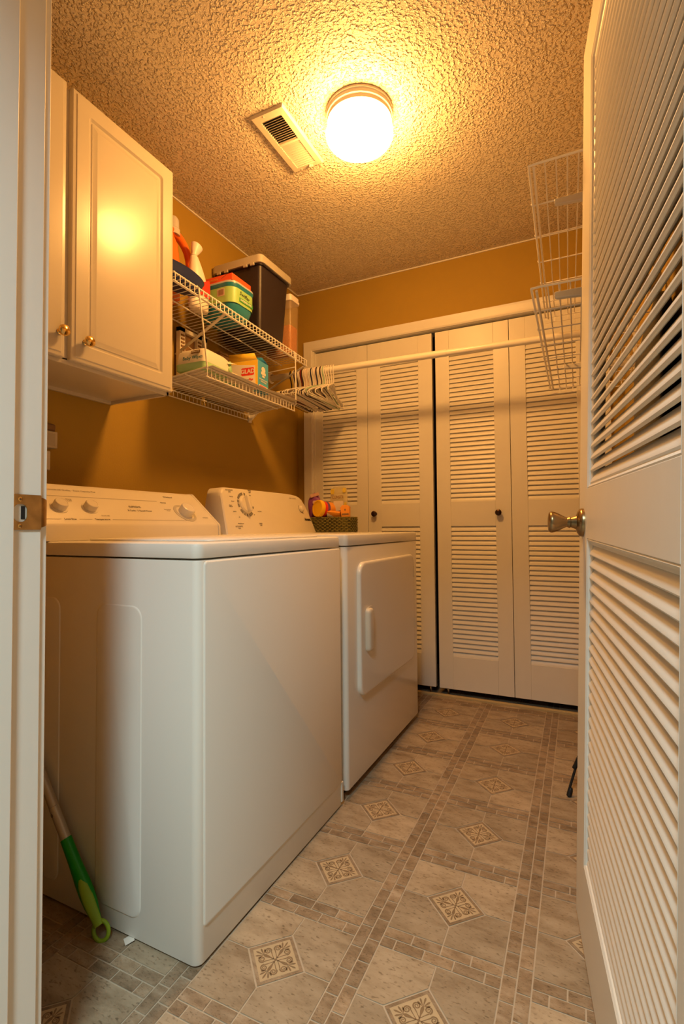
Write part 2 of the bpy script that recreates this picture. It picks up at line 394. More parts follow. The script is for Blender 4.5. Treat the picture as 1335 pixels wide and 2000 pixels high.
# ------------------------------------------------------------------ room shell
YF, YH = 0.508, 0.392                   # front wall: room side, hall side
JX = -0.777; HX = 0.090                 # left jamb face, right jamb face
def struct(name, bm_, m, label, cat, **k):
    return tag(bm_.build(name, m, **k), label, cat, kind='structure')
struct('ceiling', MB().box(-2.6, 1.6, -1.7, 3.5, ZC, ZC + 0.1), M_CEIL, 'cream popcorn-textured ceiling with round lamp', 'ceiling')
struct('wall_left', MB().box(XL - 0.1, XL, YH, 3.5, -0.05, ZC), M_WALL, 'tan wall behind the washer, dryer and cabinets', 'wall')
struct('wall_right', MB().box(XR, XR + 0.1, YH, 3.5, -0.05, ZC), M_WALL, 'tan wall behind the open louvered door', 'wall')
CX0, CX1, CZ = -1.536, 0.072, 2.062     # closet opening
struct('wall_back', MB().box(XL, CX0, YB, YB + 0.11, -0.05, ZC).box(CX1, XR, YB, YB + 0.11, -0.05, ZC).box(CX0, CX1, YB, YB + 0.11, CZ, ZC),
       M_WALL, 'tan wall above and around the bifold closet doors', 'wall')
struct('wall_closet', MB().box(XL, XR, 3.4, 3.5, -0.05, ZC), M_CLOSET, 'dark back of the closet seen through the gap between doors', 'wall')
struct('wall_front', MB().box(-2.6, JX - 0.02, YH, YF, -0.05, ZC).box(HX + 0.02, 1.6, YH, YF, -0.05, ZC).box(JX - 0.02, HX + 0.02, YH, YF, 2.10, ZC),
       M_WALL, 'wall around the laundry doorway on the near side', 'wall')
struct('wall_hallway', MB().box(-2.6, 1.6, -1.7, -1.6, -0.05, ZC).box(-2.7, -2.6, -1.7, YH, -0.05, ZC).box(1.6, 1.7, -1.7, YH, -0.05, ZC),
       M_HALL, 'pale hallway walls behind the viewer', 'wall')
# entry door frame: jambs, head, stop, room-side casing
b = MB()
b.box(JX - 0.02, JX, YH - 0.012, YF, 0, 2.10); b.box(HX, HX + 0.02, YH - 0.012, YF, 0, 2.10); b.box(JX, HX, YH - 0.012, YF, 2.08, 2.10)
b.box(JX, JX + 0.012, 0.415, 0.459, 0, 2.08); b.box(JX, HX, 0.415, 0.459, 2.068, 2.08)
b.box(JX - 0.060, JX - 0.006, YF, YF + 0.013, 0, 2.09)
b.box(JX - 0.075, JX - 0.006, YH - 0.030, YH - 0.012, 0, 2.09)
struct('trim_1', b, M_TRIM, 'white door jamb with stop at the left edge of the doorway', 'door frame', bevel=0.0018)
# closet casing (profiled) and ceiling paint line
b = MB()
def casing(b, x0, x1, z1, y, wd=0.058):
    prof = [(0, 0), (0, 0.009), (0.008, 0.0125), (0.016, 0.011), (0.030, 0.013), (0.044, 0.0165), (0.050, 0.018), (0.058, 0.018), (0.058, 0)]
    prof = [(p * wd / 0.058, q) for p, q in prof]
    L = []
    for (cx, cz, sx, sz) in ((x0, 0, -1, 0), (x0, z1, -1, 1), (x1, z1, 1, 1), (x1, 0, 1, 0)):
        L.append([Vector((cx + sx * p, y - q, cz + sz * p)) for p, q in prof])
    b.loft(L)
casing(b, CX0 + 0.004, CX1 - 0.004, CZ - 0.004, YB)
b.box(CX0 - 0.001, CX0 + 0.012, YB - 0.001, YB + 0.11, 0, CZ).box(CX1 - 0.012, CX1 + 0.001, YB - 0.001, YB + 0.11, 0, CZ).box(CX0, CX1, YB - 0.001, YB + 0.11, CZ - 0.006, CZ + 0.002)
struct('trim_2', b, M_TRIM, 'white moulded casing round the bifold closet doors', 'door casing', angle=25)
b = MB(); b.box(XL, XL + 0.006, YF, YB, ZC - 0.006, ZC).box(XL, XR, YB - 0.006, YB, ZC - 0.006, ZC).box(XR - 0.006, XR, YF, YB, ZC - 0.006, ZC)
struct('trim_3', b, M_TRIM, 'thin pale paint line where the ceiling meets the tan walls', 'ceiling edge')
b = MB(); b.prism([(0, 0), (0.016, 0), (0.015, 0.009), (0.008, 0.014), (0, 0.014)], frame((CX0, YB + 0.002, 0), (0, -1, 0), (0, 0, 1)) @ Matrix.Identity(4), -(CX1 - CX0) if False else (CX1 - CX0))
# prism extrudes along x cross y = (-1,0,0): shift so that it spans the opening
b.v = [p + Vector((CX1 - CX0, 0, 0)) for p in b.v]
struct('trim_4', b, M_THR, 'tan threshold strip on the floor under the closet doors', 'threshold')
b = MB(); b.prism([(0, 0), (0.012, 0), (0.012, 0.07), (0.008, 0.085), (0, 0.085)], frame((XR, YF, 0), (-1, 0, 0), (0, 0, 1)), YB - YF)
struct('baseboard_right', b, M_TRIM, 'white baseboard along the right wall', 'baseboard')

# ------------------------------------------------------------------ louver panel builder
def louvers(b, T, w, z0, z1, pitch, chord, thick, ang, y_mid, mi=0):
    """slats in local frame (x across, y depth away from viewer, z up); slope rises away from viewer"""
    n = int(round((z1 - z0) / pitch)); p = (z1 - z0) / n
    ca, sa = cos(ang), sin(ang)
    prof = []
    for k in range(12):
        a = 2 * pi * k / 12; ex = 0.5
        u = (abs(cos(a)) ** ex) * (1 if cos(a) >= 0 else -1) * chord / 2; v = (abs(sin(a)) ** 0.8) * (1 if sin(a) >= 0 else -1) * thick / 2
        prof.append((u * ca - v * sa, u * sa + v * ca))
    for i in range(n):
        zc = z0 + (i + 0.5) * p
        b.loft([[T @ Vector((x, y_mid + yy, zc + zz)) for yy, zz in prof] for x in (0, w)], mi)

# ------------------------------------------------------------------ bifold closet doors
def leaf(parent, x0, x1, lx0, lx1, y, zb=0.040, zt=2.045):
    ZR = ((0.2213, 0.9400), (1.0755, 1.898))
    b = MB(); th = 0.028
    b.box(x0, lx0, y, y + th, zb, zt).box(lx1, x1, y, y + th, zb, zt)
    for a, c in ((zb, ZR[0][0]), (ZR[0][1], ZR[1][0]), (ZR[1][1], zt)): b.box(lx0, lx1, y, y + th, a, c)
    lf = b.build('door_leaf', M_DOOR, parent, bevel=0.0015)
    for a, c in ZR:
        p = MB(); louvers(p, Matrix.Translation((lx0, y, 0)), lx1 - lx0, a, c, 0.0258, 0.0310, 0.0064, radians(66.5), 0.0092)
        p.build('louver_panel', M_DOOR, lf)
    return lf
def bronze_knob(parent, x, y, z):
    b = MB(); b.lathe([(0.000, 0.0), (0.012, 0.0), (0.012, 0.003), (0.006, 0.006), (0.006, 0.012), (0.0125, 0.015), (0.0165, 0.020), (0.0172, 0.025), (0.0150, 0.030), (0.009, 0.033), (0, 0.034)],
                      (x, y, z), (0, -1, 0), 28)
    k = b.build('knob', M_BRONZE, parent); k['label'] = 'round dark bronze knob'; return k
YD = YB + 0.016
d2 = thing('door_2', 'left pair of white louvered bifold closet doors, partly behind the dryer', 'closet door', (-1.145, YD, 0), kind='structure')
leaf(d2, -1.526, -1.168, -1.474, -1.240, YD); leaf(d2, -1.1655, -0.766, -1.082, -0.848, YD); bronze_knob(d2, -1.122, YD, 1.017)
b = MB(); b.tube([(-0.80, YD + 0.014, 0.0), (-0.80, YD + 0.014, 0.06)], 0.006); b.build('guide_pin', M_CHROME, d2)
d3 = thing('door_3', 'right pair of white louvered bifold closet doors with knob near centre', 'closet door', (-0.35, YD, 0), kind='structure')
leaf(d3, -0.746, -0.3468, -0.668, -0.427, YD); leaf(d3, -0.3440, 0.056, -0.263, -0.022, YD); bronze_knob(d3, -0.410, YD, 1.011)
b = MB(); b.tube([(-0.70, YD + 0.014, 0.0), (-0.70, YD + 0.014, 0.06)], 0.006); b.build('guide_pin', M_CHROME, d3)

# ------------------------------------------------------------------ entry louvered door (open, hinged at right)
ph = radians(7.4215)
du = Vector((sin(ph), -cos(ph), 0)); dn = Vector((cos(ph), sin(ph), 0))
ez = (dn * 0.0263 + du * 0.0185 + Vector((0, 0, 1))).normalized()
dy_ = ez.cross(du).normalized(); dx_ = dy_.cross(ez)
RD = Matrix((dx_, dy_, ez)).transposed()
d1 = thing('door_1', 'white louvered entry door standing open at the right of the picture', 'door', (-0.0373, 1.3491, 0), RD, kind='structure')
TD = WM[d1.name]
DW, DT = 0.863, 0.035; ZB, ZT = 0.0206, 2.0749; ST = 0.1163; SR = 0.747
ZI = (0.1974, 0.9128, 1.0224, 1.9728)
b = MB()
b.box(0, ST, 0, DT, ZB, ZT, T=TD).box(SR, DW, 0, DT, ZB, ZT, T=TD)
for a, c in ((ZB, ZI[0]), (ZI[1], ZI[2]), (ZI[3], ZT)): b.box(ST, SR, 0, DT, a, c, T=TD)
fr = b.build('door_frame', M_DOOR, d1, bevel=0.0012)
def sticking(z0, z1):
    b = MB(); prof = [(0.0, 0.002), (0.0025, 0.0005), (0.006, 0.003), (0.008, 0.0065), (0.012, 0.008), (0.014, 0.010), (0.014, 0.025), (0, 0.025)]
    L = []
    for cx, cz, sx, sz in ((ST, z0, 1, 1), (SR, z0, -1, 1), (SR, z1, -1, -1), (ST, z1, 1, -1)):
        L.append([TD @ Vector((cx + sx * p, q, cz + sz * p)) for p, q in prof])
    L.append(L[0]); b.loft(L, cap=False, capend=False); return b
for a, c in ((ZI[0], ZI[1]), (ZI[2], ZI[3])):
    sticking(a, c).build('panel_moulding', M_DOOR, d1, angle=20)
    p = MB(); louvers(p, TD @ Matrix.Translation((ST + 0.008, 0, 0)), SR - ST - 0.016, a + 0.012, c - 0.008, 0.0257, 0.0360, 0.0096, radians(57), 0.0165)
    p.build('louver_panel', M_DOOR, d1)
b = MB(); kc = TD @ Vector((0.060, 0, 0.947)); kn = -Vector(dy_)
b.lathe([(0.0325, 0), (0.0325, 0.004), (0.031, 0.008), (0.024, 0.0125), (0.016, 0.015), (0.013, 0.022), (0.0115, 0.026), (0.0135, 0.028), (0.0125, 0.031), (0.0105, 0.035)], kc, kn, 36)
rs = b.build('rosette', M_NICKEL, d1)
b = MB(); b.lathe([(0.0105, 0.033), (0.0115, 0.036), (0.0150, 0.043), (0.0200, 0.052), (0.0235, 0.060), (0.0250, 0.066), (0.0245, 0.070), (0.021, 0.0735), (0.012, 0.075), (0, 0.0752)], kc, kn, 36)
b.build('knob', M_NICKEL, d1)
# knob on the far side of the door
b = MB(); kc2 = TD @ Vector((0.060, DT, 0.947))
b.lathe([(0.0325, 0), (0.0325, 0.004), (0.024, 0.0125), (0.013, 0.022), (0.0105, 0.035), (0.0150, 0.043), (0.0235, 0.060), (0.0250, 0.066), (0.021, 0.0735), (0, 0.0752)], kc2, Vector(dy_), 24)
b.build('knob', M_NICKEL, d1)

# strike plate on the jamb
b = MB()
sp = thing('strike_plate', 'tarnished brass strike plate screwed to the left door jamb', 'strike plate', (JX, 0.485, 0.965))
zs, zt_ = 0.9465, 0.9960
zs, zt_ = 0.9385, 0.9930
pl_ = MB()
Y0s, Y1s = 0.4605, 0.5065
hole = rrect(0.0200, 0.0270, 0.008, 5, 0.4740, 0.9645)
outer = rrect(Y1s - Y0s, zt_ - zs, 0.0015, 5, (Y0s + Y1s) / 2, (zs + zt_) / 2)
# ring between outer and hole, two layers
def ring(b, o_, i_, f, th):
    n = len(o_)
    L = [[f(p, 0) for p in i_], [f(p, th) for p in i_], [f(p, th) for p in o_], [f(p, 0) for p in o_], [f(p, 0) for p in i_]]
    b.loft(L, cap=False, capend=False)
ring(pl_, outer, hole, lambda p, h: Vector((JX + 0.0002 + h, p[0], p[1])), 0.0016)
# curved lip round the room edge
L = []
for t in range(6):
    a = radians(t * 15); L.append([Vector((JX + 0.0018 - 0.012 * (1 - cos(a)), Y1s - 0.001 + 0.016 * sin(a), z)) for z in (zs + 0.003 + t * 0.0012, zt_ - 0.003 - t * 0.0012)] +
                              [Vector((JX + 0.0004 - 0.012 * (1 - cos(a)), Y1s - 0.001 + 0.016 * sin(a), z)) for z in (zt_ - 0.003 - t * 0.0012, zs + 0.003 + t * 0.0012)])
pl_.loft(L)
pl_.build('plate', M_ABRASS, sp, angle=30)
b = MB(); b.box(JX + 0.0001, JX + 0.0008, 0.4755, 0.4815, 0.955, 0.975); q = b.build('latch_hole', M_DARK, sp)
for z in (0.9445, 0.9855):
    b = MB(); b.lathe([(0.0036, 0), (0.0034, 0.0009), (0.0015, 0.0014), (0, 0.0015)], (JX + 0.0016, 0.4730, z), (1, 0, 0), 16)
    sc = b.build('screw', M_BRASS, sp)
    c = MB(); c.box(JX + 0.0029, JX + 0.0032, 0.4730 - 0.0022, 0.4730 + 0.0022, z - 0.0004, z + 0.0004).box(JX + 0.0029, JX + 0.0032, 0.4730 - 0.0004, 0.4730 + 0.0004, z - 0.0022, z + 0.0022)
    c.build('cross_slot', M_DARK, sc)

# ------------------------------------------------------------------ ceiling lamp and vent
LC = Vector((-0.703, 1.622, ZC))
lamp = thing('ceiling_lamp', 'round opal glass ceiling lamp glowing on a ribbed white base', 'ceiling lamp', LC)
b = MB(); b.lathe([(0.118, 0), (0.121, -0.004), (0.121, -0.010), (0.1175, -0.013), (0.1175, -0.016), (0.1195, -0.019), (0.1195, -0.026), (0.115, -0.029), (0.115, -0.032), (0.116, -0.035), (0.116, -0.043), (0.109, -0.047)], LC, (0, 0, 1), 64)
b.build('lamp_base', M_LBASE, lamp, angle=25)
b = MB(); pr = [(0.098, -0.040), (0.106, -0.050)]
for t in range(0, 13):
    a = radians(-35 + t * 125 / 12); pr.append((0.1215 * cos(a) ** 0.85 if cos(a) > 1e-6 else 0, -0.083 - 0.050 * sin(a)))
b.lathe(pr, LC, (0, 0, 1), 64, cap=False); b.build('glass_globe', M_GLOBE, lamp, angle=80)

vent = thing('ceiling_vent', 'cream metal air register in the ceiling beside the lamp', 'vent', (-1.0, 1.62, ZC))
vx0, vx1, vy0, vy1 = -1.072, -0.930, 1.462, 1.778; gx0, gx1, gy0, gy1 = -1.043, -0.957, 1.496, 1.758
b = MB(); L = []
def rect(x0, x1, y0, y1, z): return [Vector((x0, y0, z)), Vector((x1, y0, z)), Vector((x1, y1, z)), Vector((x0, y1, z))]
b.loft([rect(vx0, vx1, vy0, vy1, ZC), rect(vx0, vx1, vy0, vy1, ZC - 0.003), rect(vx0 + 0.006, vx1 - 0.006, vy0 + 0.006, vy1 - 0.006, ZC - 0.009), rect(gx0, gx1, gy0, gy1, ZC - 0.009), rect(gx0, gx1, gy0, gy1, ZC - 0.001)], cap=False, capend=False)
b.box(gx0, gx1, 1.617, 1.627, ZC - 0.0085, ZC - 0.001)
b.build('vent_frame', M_VENT, vent, angle=20)
b = MB(); b.box(gx0, gx1, gy0, gy1, ZC - 0.0006, ZC - 0.0002); b.build('vent_duct', M_DARK, vent)
b = MB()
for bank, (ya, yb, tilt) in enumerate(((gy0, 1.617, -38), (1.627, gy1, 38))):
    n = 12
    for k in range(n):
        yc = ya + (k + 0.5) * (yb - ya) / n; t = radians(tilt)
        T = Matrix.Translation((0, yc, ZC - 0.0052)) @ Matrix.Rotation(t, 4, 'X')
        b.box(gx0, gx1, -0.0006, 0.0006, -0.0046, 0.0040, T=T)
b.build('louver_blades', M_VENT, vent)
b = MB(); b.box(-0.995, -0.975, 1.760, 1.768, ZC - 0.016, ZC - 0.009).box(-0.988, -0.982, 1.755, 1.762, ZC - 0.020, ZC - 0.009)
b.build('damper_lever', M_VENT, vent, bevel=0.001)
for y in (1.477, 1.768):
    b = MB(); b.lathe([(0.0035, 0), (0.003, -0.0015), (0, -0.002)], (-1.02 if y < 1.6 else -1.03, y, ZC - 0.009), (0, 0, 1), 12); b.build('screw', M_VENT, vent)

# ------------------------------------------------------------------ wall cabinet
CF = -1.324
cab = thing('wall_cabinet', 'white two-door wall cabinet with brass knobs, hung above the washer', 'cabinet', (XL, 0.93, 1.418))
b = MB(); y0c, y1c = 0.520, 1.345
b.box(XL + 0.001, CF - 0.020, y0c, y1c, 1.430, 2.235)
b.box(CF - 0.030, CF - 0.020, y0c, y1c, 1.418, 1.436)
b.box(XL + 0.001, XL + 0.014, y0c, y1c, 1.418, 1.436)
b.box(XL + 0.001, CF - 0.020, y1c - 0.010, y1c, 1.418, 1.436)
b.build('cabinet_body', M_CAB, cab, bevel=0.001)
def cab_door(y0, y1, z0, z1):
    T = frame((CF - 0.019, (y0 + y1) / 2, (z0 + z1) / 2), (0, 1, 0), (0, 0, 1)); w_, h_ = y1 - y0, z1 - z0
    b = MB(); prof = [(0, 0, 0.002), (0, 0.013, 0.002), (0.0025, 0.0155, 0.002), (0.011, 0.0165, 0.002), (0.0135, 0.019, 0.002),
                      (0.052, 0.019, 0.010), (0.055, 0.0155, 0.009), (0.058, 0.0125, 0.008), (0.0625, 0.0125, 0.006), (0.066, 0.0150, 0.004), (0.070, 0.0150, 0.003), (0.080, 0.0188, 0.002), (0.082, 0.019, 0.002)]
    b.loft([[T @ Vector((x, y, z)) for x, y in rrect(w_ - 2 * i, h_ - 2 * i, r, 5)] for i, z, r in prof])
    return b.build('cabinet_door', M_CAB, cab, angle=22)
def brass_knob(parent, y, z):
    b = MB(); b.lathe([(0.0085, 0), (0.0085, 0.002), (0.006, 0.004), (0.0055, 0.010), (0.009, 0.0125), (0.0145, 0.0165), (0.0165, 0.021), (0.0155, 0.0255), (0.010, 0.0295), (0, 0.031)], (CF, y, z), (1, 0, 0), 28)
    return b.build('knob', M_BRASS, parent)
k1 = cab_door(0.527, 0.931, 1.430, 2.241); brass_knob(k1, 0.912, 1.498)
k2 = cab_door(0.949, 1.348, 1.430, 2.241); brass_knob(k2, 0.993, 1.493)

# ------------------------------------------------------------------ washer
WX, WY0, WY1 = -0.754, 0.842, 1.548
wa = thing('washing_machine', 'white top-loading washing machine nearest the doorway', 'washing machine', (-1.1, 1.2, 0))
def rr_slab(b, x0, x1, y0, y1, z0, z1, r, e=0.004, mi=0, topr=None):
    cx, cy = (x0 + x1) / 2, (y0 + y1) / 2; w_, h_ = x1 - x0, y1 - y0; tr = topr if topr is not None else e
    P = [(z0, e, r), (z0 + e * 0.4, e * 0.25, r), (z0 + e, 0, r), (z1 - tr, 0, r), (z1 - tr * 0.35, tr * 0.3, r), (z1, tr, r)]
    b.loft([[Vector((x, y, z)) for x, y in rrect(w_ - 2 * i, h_ - 2 * i, max(rr - i, 0.001), 6, cx, cy)] for z, i, rr in P], mi)
    return b
b = MB(); rr_slab(b, -1.432, WX, WY0, WY1, 0.005, 0.868, 0.020, 0.003); b.build('cabinet_body', M_ENAMELW, wa)
b = MB()
T = frame((WX - 0.001, (WY0 + WY1) / 2 + 0.002, 0.4730), (0, 1, 0), (0, 0, 1))
wp = WY1 - WY0 - 0.030
b.loft([[T @ Vector((x, y, z)) for x, y in rrect(wp - 2 * i, 0.786 - 2 * i, 0.008, 4)] for i, z in ((0, 0), (0.0005, 0.003), (0.003, 0.0045))])
b.build('front_panel', M_ENAMELW, wa, angle=60)
b = MB(); b.box(WX - 0.004, WX + 0.0025, WY1 - 0.012, WY1 + 0.001, 0.014, 0.080); b.build('kick_end_cap', M_PLASTIC, wa, bevel=0.002)
b = MB()
for xa, xb, za, zb_ in ((-1.072, -0.921, 0.050, 0.760), (-1.405, -1.207, 0.050, 0.765)):
    T = frame(((xa + xb) / 2, WY0 + 0.0005, (za + zb_) / 2), (1, 0, 0), (0, 0, 1))
    b.loft([[T @ Vector((x, y, z)) for x, y in rrect(xb - xa - 2 * i, zb_ - za - 2 * i, 0.030, 6)] for i, z in ((0, 0), (0.0015, 0.0018), (0.004, 0.0024))])
b.build('side_embossing', M_ENAMELW, wa, angle=60)
b = MB(); rr_slab(b, -1.432, WX - 0.001, WY0 - 0.001, WY1 + 0.001, 0.8725, 0.907, 0.022, 0.0015, topr=0.008); tp = b.build('top_deck', M_ENAMELW, wa)
b = MB(); rr_slab(b, -1.235, -0.800, 0.935, 1.478, 0.9075, 0.9125, 0.020, 0.0012, topr=0.003); b.build('lid', M_ENAMELW, wa)
for x in (-1.39, -0.79):
    for y in (WY0 + 0.04, WY1 - 0.04):
        b = MB(); b.lathe([(0.018, 0), (0.018, 0.003), (0.008, 0.0035), (0.008, 0.005)], (x, y, 0), (0, 0, 1), 16); b.build('levelling_foot', M_BLACK, wa)
# console
CA, CB = Vector((-1.265, 0, 0.955)), Vector((-1.394, 0, 1.068)); cs = (CB - CA).normalized(); cn = Vector((0.113, 0, 0.129)).normalized()
prof = [(-1.430, 0.9075), (-1.262, 0.9075), (-1.263, 0.947), (-1.266, 0.956), (-1.389, 1.0640), (-1.396, 1.0700), (-1.404, 1.0725), (-1.424, 1.0725), (-1.430, 1.067)]
def xz_prism(b, prof, y0, y1, mi=0): 
    return b.prism([(x, z) for x, z in prof], frame((0, y1, 0), (1, 0, 0), (0, 0, 1)), y1 - y0, mi)
b = MB(); xz_prism(b, prof, 0.832, 1.520); con = b.build('control_console', M_PLASTIC, wa, bevel=0.0015)
for ya, yb in ((0.822, 0.8315), (1.5205, 1.531)):
    b = MB(); pc = sum((Vector((x, z)) for x, z in prof), Vector((0, 0))) / len(prof)
    xz_prism(b, [(pc.x + (x - pc.x) * 1.028, max(0.9075, pc.y + (z - pc.y) * 1.035)) for x, z in prof], ya, yb); b.build('end_cap', M_PLASTIC, con, bevel=0.002)
def wpan(y, f, h=0.0004):          # point on the sloped console face; f 0 bottom .. 1 top
    p = CA + (CB - CA) * f; return Vector((p.x, y, p.z)) + cn * h
def WT(y, f, h=0.0018): return frame(wpan(y, f, h), (0, 1, 0), cs)
def dial(parent, c, n, r, h, marker, m=M_KNOBP):
    b = MB(); b.lathe([(r * 1.30, 0), (r * 1.28, 0.0015), (r * 1.02, 0.002)], c, n, 36); sk = b.build('dial_skirt', m, parent)
    b = MB(); b.lathe([(r * 1.0, 0.0015), (r, h * 0.80), (r * 0.94, h * 0.95), (r * 0.82, h), (r * 0.78, h * 0.97), (0, h * 0.97)], c, n, 36); b.build('dial_knob', m, sk)
# small knobs and the cycle dial, sized from the photograph
for y in (0.910, 1.006): dial(con, wpan(y, 0.40), cn, 0.0190, 0.021, 0)
dial(con, wpan(1.391, 0.345), cn, 0.0270, 0.030, 0)
b = MB(); c0 = wpan(1.391, 0.345, 0.0006)
ring(b, [(0.046 * cos(a * pi / 20), 0.046 * sin(a * pi / 20)) for a in range(40)], [(0.037 * cos(a * pi / 20), 0.037 * sin(a * pi / 20)) for a in range(40)], lambda p, h: c0 + Vector((0, 1, 0)) * p[0] + cs * p[1] + cn * h, 0.0009)
b.build('dial_scale', M_INKL, con)
b = MB()
for f, ya, yb in ((0.70, 0.84, 1.30), (0.10, 0.84, 0.89), (0.10, 0.945, 0.985), (0.10, 1.055, 1.40)):
    T = frame(wpan((ya + yb) / 2, f, 0.0012), (0, 1, 0), cs); b.box(-(yb - ya) / 2, (yb - ya) / 2, -0.0005, 0.0005, 0, 0.0006, T=T)
b.build('printed_lines', M_INKL, con)
for body, y, f, sz, m, al in (('SUPREME', 1.180, 0.48, 0.0120, M_INK, 'CENTER'), ('8 Cycle · 2 Speed Motor', 1.190, 0.37, 0.0100, M_INK, 'CENTER'),
                              ('Load Size', 0.917, 0.10, 0.0095, M_INK, 'CENTER'), ('Temperature', 1.020, 0.10, 0.0095, M_INK, 'CENTER'),
                              ('Care', 0.865, 0.88, 0.015, M_INKL, 'CENTER'), ('Commercial Quality · Super Capacity Plus', 0.990, 0.87, 0.0095, M_INKL, 'CENTER'),
                              ('Whirlpool', 1.372, 0.86, 0.0105, M_INK, 'CENTER'), ('Normal', 1.325, 0.66, 0.008, M_INK, 'CENTER'), ('Delicate', 1.478, 0.20, 0.008, M_INKL, 'CENTER'),
                              ('Permanent\nPress', 1.318, 0.42, 0.007, M_INKL, 'CENTER'), ('Super', 0.870, 0.62, 0.007, M_INKL, 'CENTER'), ('Warm\nCold', 0.958, 0.60, 0.007, M_INKL, 'CENTER'), ('Hot/Cold', 1.040, 0.20, 0.007, M_INKL, 'CENTER')):
    text(con, body, WT(y, f), sz, m, al)

# ------------------------------------------------------------------ dryer
DX, DY0, DY1 = -0.748, 1.578, 2.387
dr = thing('clothes_dryer', 'white front-loading clothes dryer between washer and closet doors', 'dryer', (-1.07, 1.95, 0))
b = MB(); rr_slab(b, -1.425, DX, DY0, DY1, 0.030, 0.8695, 0.014, 0.003); body = b.build('cabinet_body', M_ENAMEL, dr)
b = MB(); rr_slab(b, -1.425, DX + 0.002, DY0 - 0.001, DY1 + 0.001, 0.8735, 0.9135, 0.016, 0.0015, topr=0.007); b.build('top_panel', M_ENAMEL, dr)
for x in (-1.38, -0.80):
    for y in (DY0 + 0.05, DY1 - 0.05):
        b = MB(); b.lathe([(0.018, 0), (0.018, 0.010), (0.009, 0.012), (0.009, 0.034)], (x, y, 0), (0, 0, 1), 16); b.build('levelling_foot', M_BLACK, dr)
yd0, yd1, zd0, zd1 = 1.663, 2.299, 0.3217, 0.8105
T = frame((DX, (yd0 + yd1) / 2, (zd0 + zd1) / 2), (0, 1, 0), (0, 0, 1)); w_, h_ = yd1 - yd0, zd1 - zd0
b = MB(); b.loft([[T @ Vector((x, y, z)) for x, y in rrect(w_ - 2 * i, h_ - 2 * i, 0.045 - i * 0.5, 8)] for i, z in ((-0.004, 0.0), (-0.003, 0.0005), (0.0005, 0.0006), (0.0008, 0.010), (0.003, 0.014), (0.007, 0.0155), (0.012, 0.016))])
dd_ = b.build('dryer_door', M_ENAMEL, dr, angle=50)
yh, zh0, zh1 = 1.716, 0.480, 0.638
b = MB()
for yc, wd, hh in ((yh + 0.030, 0.078, 0.016),):
    T = frame((DX + 0.0155, yc, (zh0 + zh1) / 2), (0, 1, 0), (0, 0, 1))
    pl2 = rrect(0.076, zh1 - zh0 + 0.008, 0.03, 6)
    b.loft([[T @ Vector((x, y, z)) for x, y in rrect(0.076 - 2 * i, zh1 - zh0 + 0.008 - 2 * i, 0.03 - i, 6)] for i, z in ((0, 0), (0.001, 0.0015), (0.0035, 0.0015), (0.008, 0.0004))])
b.build('handle_recess', M_ENAMEL, dd_, angle=30)
b = MB(); T = frame((DX + 0.016, yh + 0.010, (zh0 + zh1) / 2), (0, 1, 0), (0, 0, 1))
b.loft([[T @ Vector((x + sh, y, z)) for x, y in rrect(0.044 - 2 * i, zh1 - zh0 - 2 * i, 0.014, 5)] for i, z, sh in ((0, 0, 0), (0, 0.008, 0), (0.0015, 0.014, 0.001), (0.005, 0.0175, 0.002), (0.010, 0.0185, 0.003))])
b.build('door_handle', M_PLASTIC, dd_, angle=35)
for z0_ in (0.462, 0.700):
    b = MB(); b.box(DX + 0.0135, DX + 0.0168, yd1 - 0.016, yd1 - 0.008, z0_, z0_ + 0.052); b.build('hinge', M_CHROME, dd_, bevel=0.0008)
# dryer console: convex face with swept right end
XB, XT2 = -1.272, -1.335
def cface(y, f):     # point of console face, f=0 base,1 top
    return Vector((XB + (XT2 - XB) * f, y, 0.9135 + 0.195 * f))
L = []
out = []             # outline in (y, f)
for t in range(7): a = radians(180 - 90 * t / 6); out.append((1.652 + 0.042 * cos(a), 0.79 + 0.21 * sin(a)))
for y, f in ((1.72, 1.0), (1.85, 1.0), (2.00, 1.0), (2.10, 0.998), (2.17, 0.990), (2.215, 0.970), (2.243, 0.930), (2.262, 0.86), (2.277, 0.74), (2.290, 0.58), (2.304, 0.35), (2.320, 0.0)): out.append((y, f))
out.append((1.587, 0.0))
b = MB()
cy_, cf_ = 1.92, 0.45
def lay(k, dxx): return [cface(cy_ + (y - cy_) * k, max(0, cf_ + (f - cf_) * k if f > 0 else 0)) + Vector((dxx, 0, 0)) for y, f in out]
back = [Vector((-1.420, y * 0.94 + 1.92 * 0.06, 0.9135 + 0.195 * f * 0.86)) for y, f in out]
b.loft([back, [p + Vector((-0.075, 0, 0)) for p in lay(0.985, 0)], [p + Vector((-0.020, 0, 0)) for p in lay(1.0, 0)], lay(0.997, -0.006), lay(0.985, -0.0008), lay(0.965, 0.0012)])
dcon = b.build('control_console', M_PLASTIC, dr, angle=32)
fs = (cface(1.9, 1) - cface(1.9, 0)).normalized(); fn = Vector((0, 1, 0)).cross(fs).normalized()
if fn.x < 0: fn = -fn
def DTm(y, f, h=0.0026): return frame(cface(y, f) + fn * h, (0, 1, 0), fs)
c = cface(1.757, 0.645) + fn * 0.0010
b = MB()
def arcband(b, c, r0, r1, a0, a1, n, h0=0.0, th=0.0008):
    O = []; I = []
    for i in range(n + 1):
        a = radians(a0 + (a1 - a0) * i / n); d = Vector((0, 1, 0)) * cos(a) + fs * sin(a); O.append(c + d * r1 + fn * (h0 + th)); I.append(c + d * r0 + fn * (h0 + th))
    for i in range(n): b.add([I[i], I[i + 1], O[i + 1], O[i]], [(0, 1, 2, 3)])
for a0, a1 in ((95, 150), (157, 172), (176, 195), (208, 232), (236, 250), (254, 268), (278, 312), (340, 352), (72, 84)): arcband(b, c, 0.043, 0.055, a0, a1, 8)
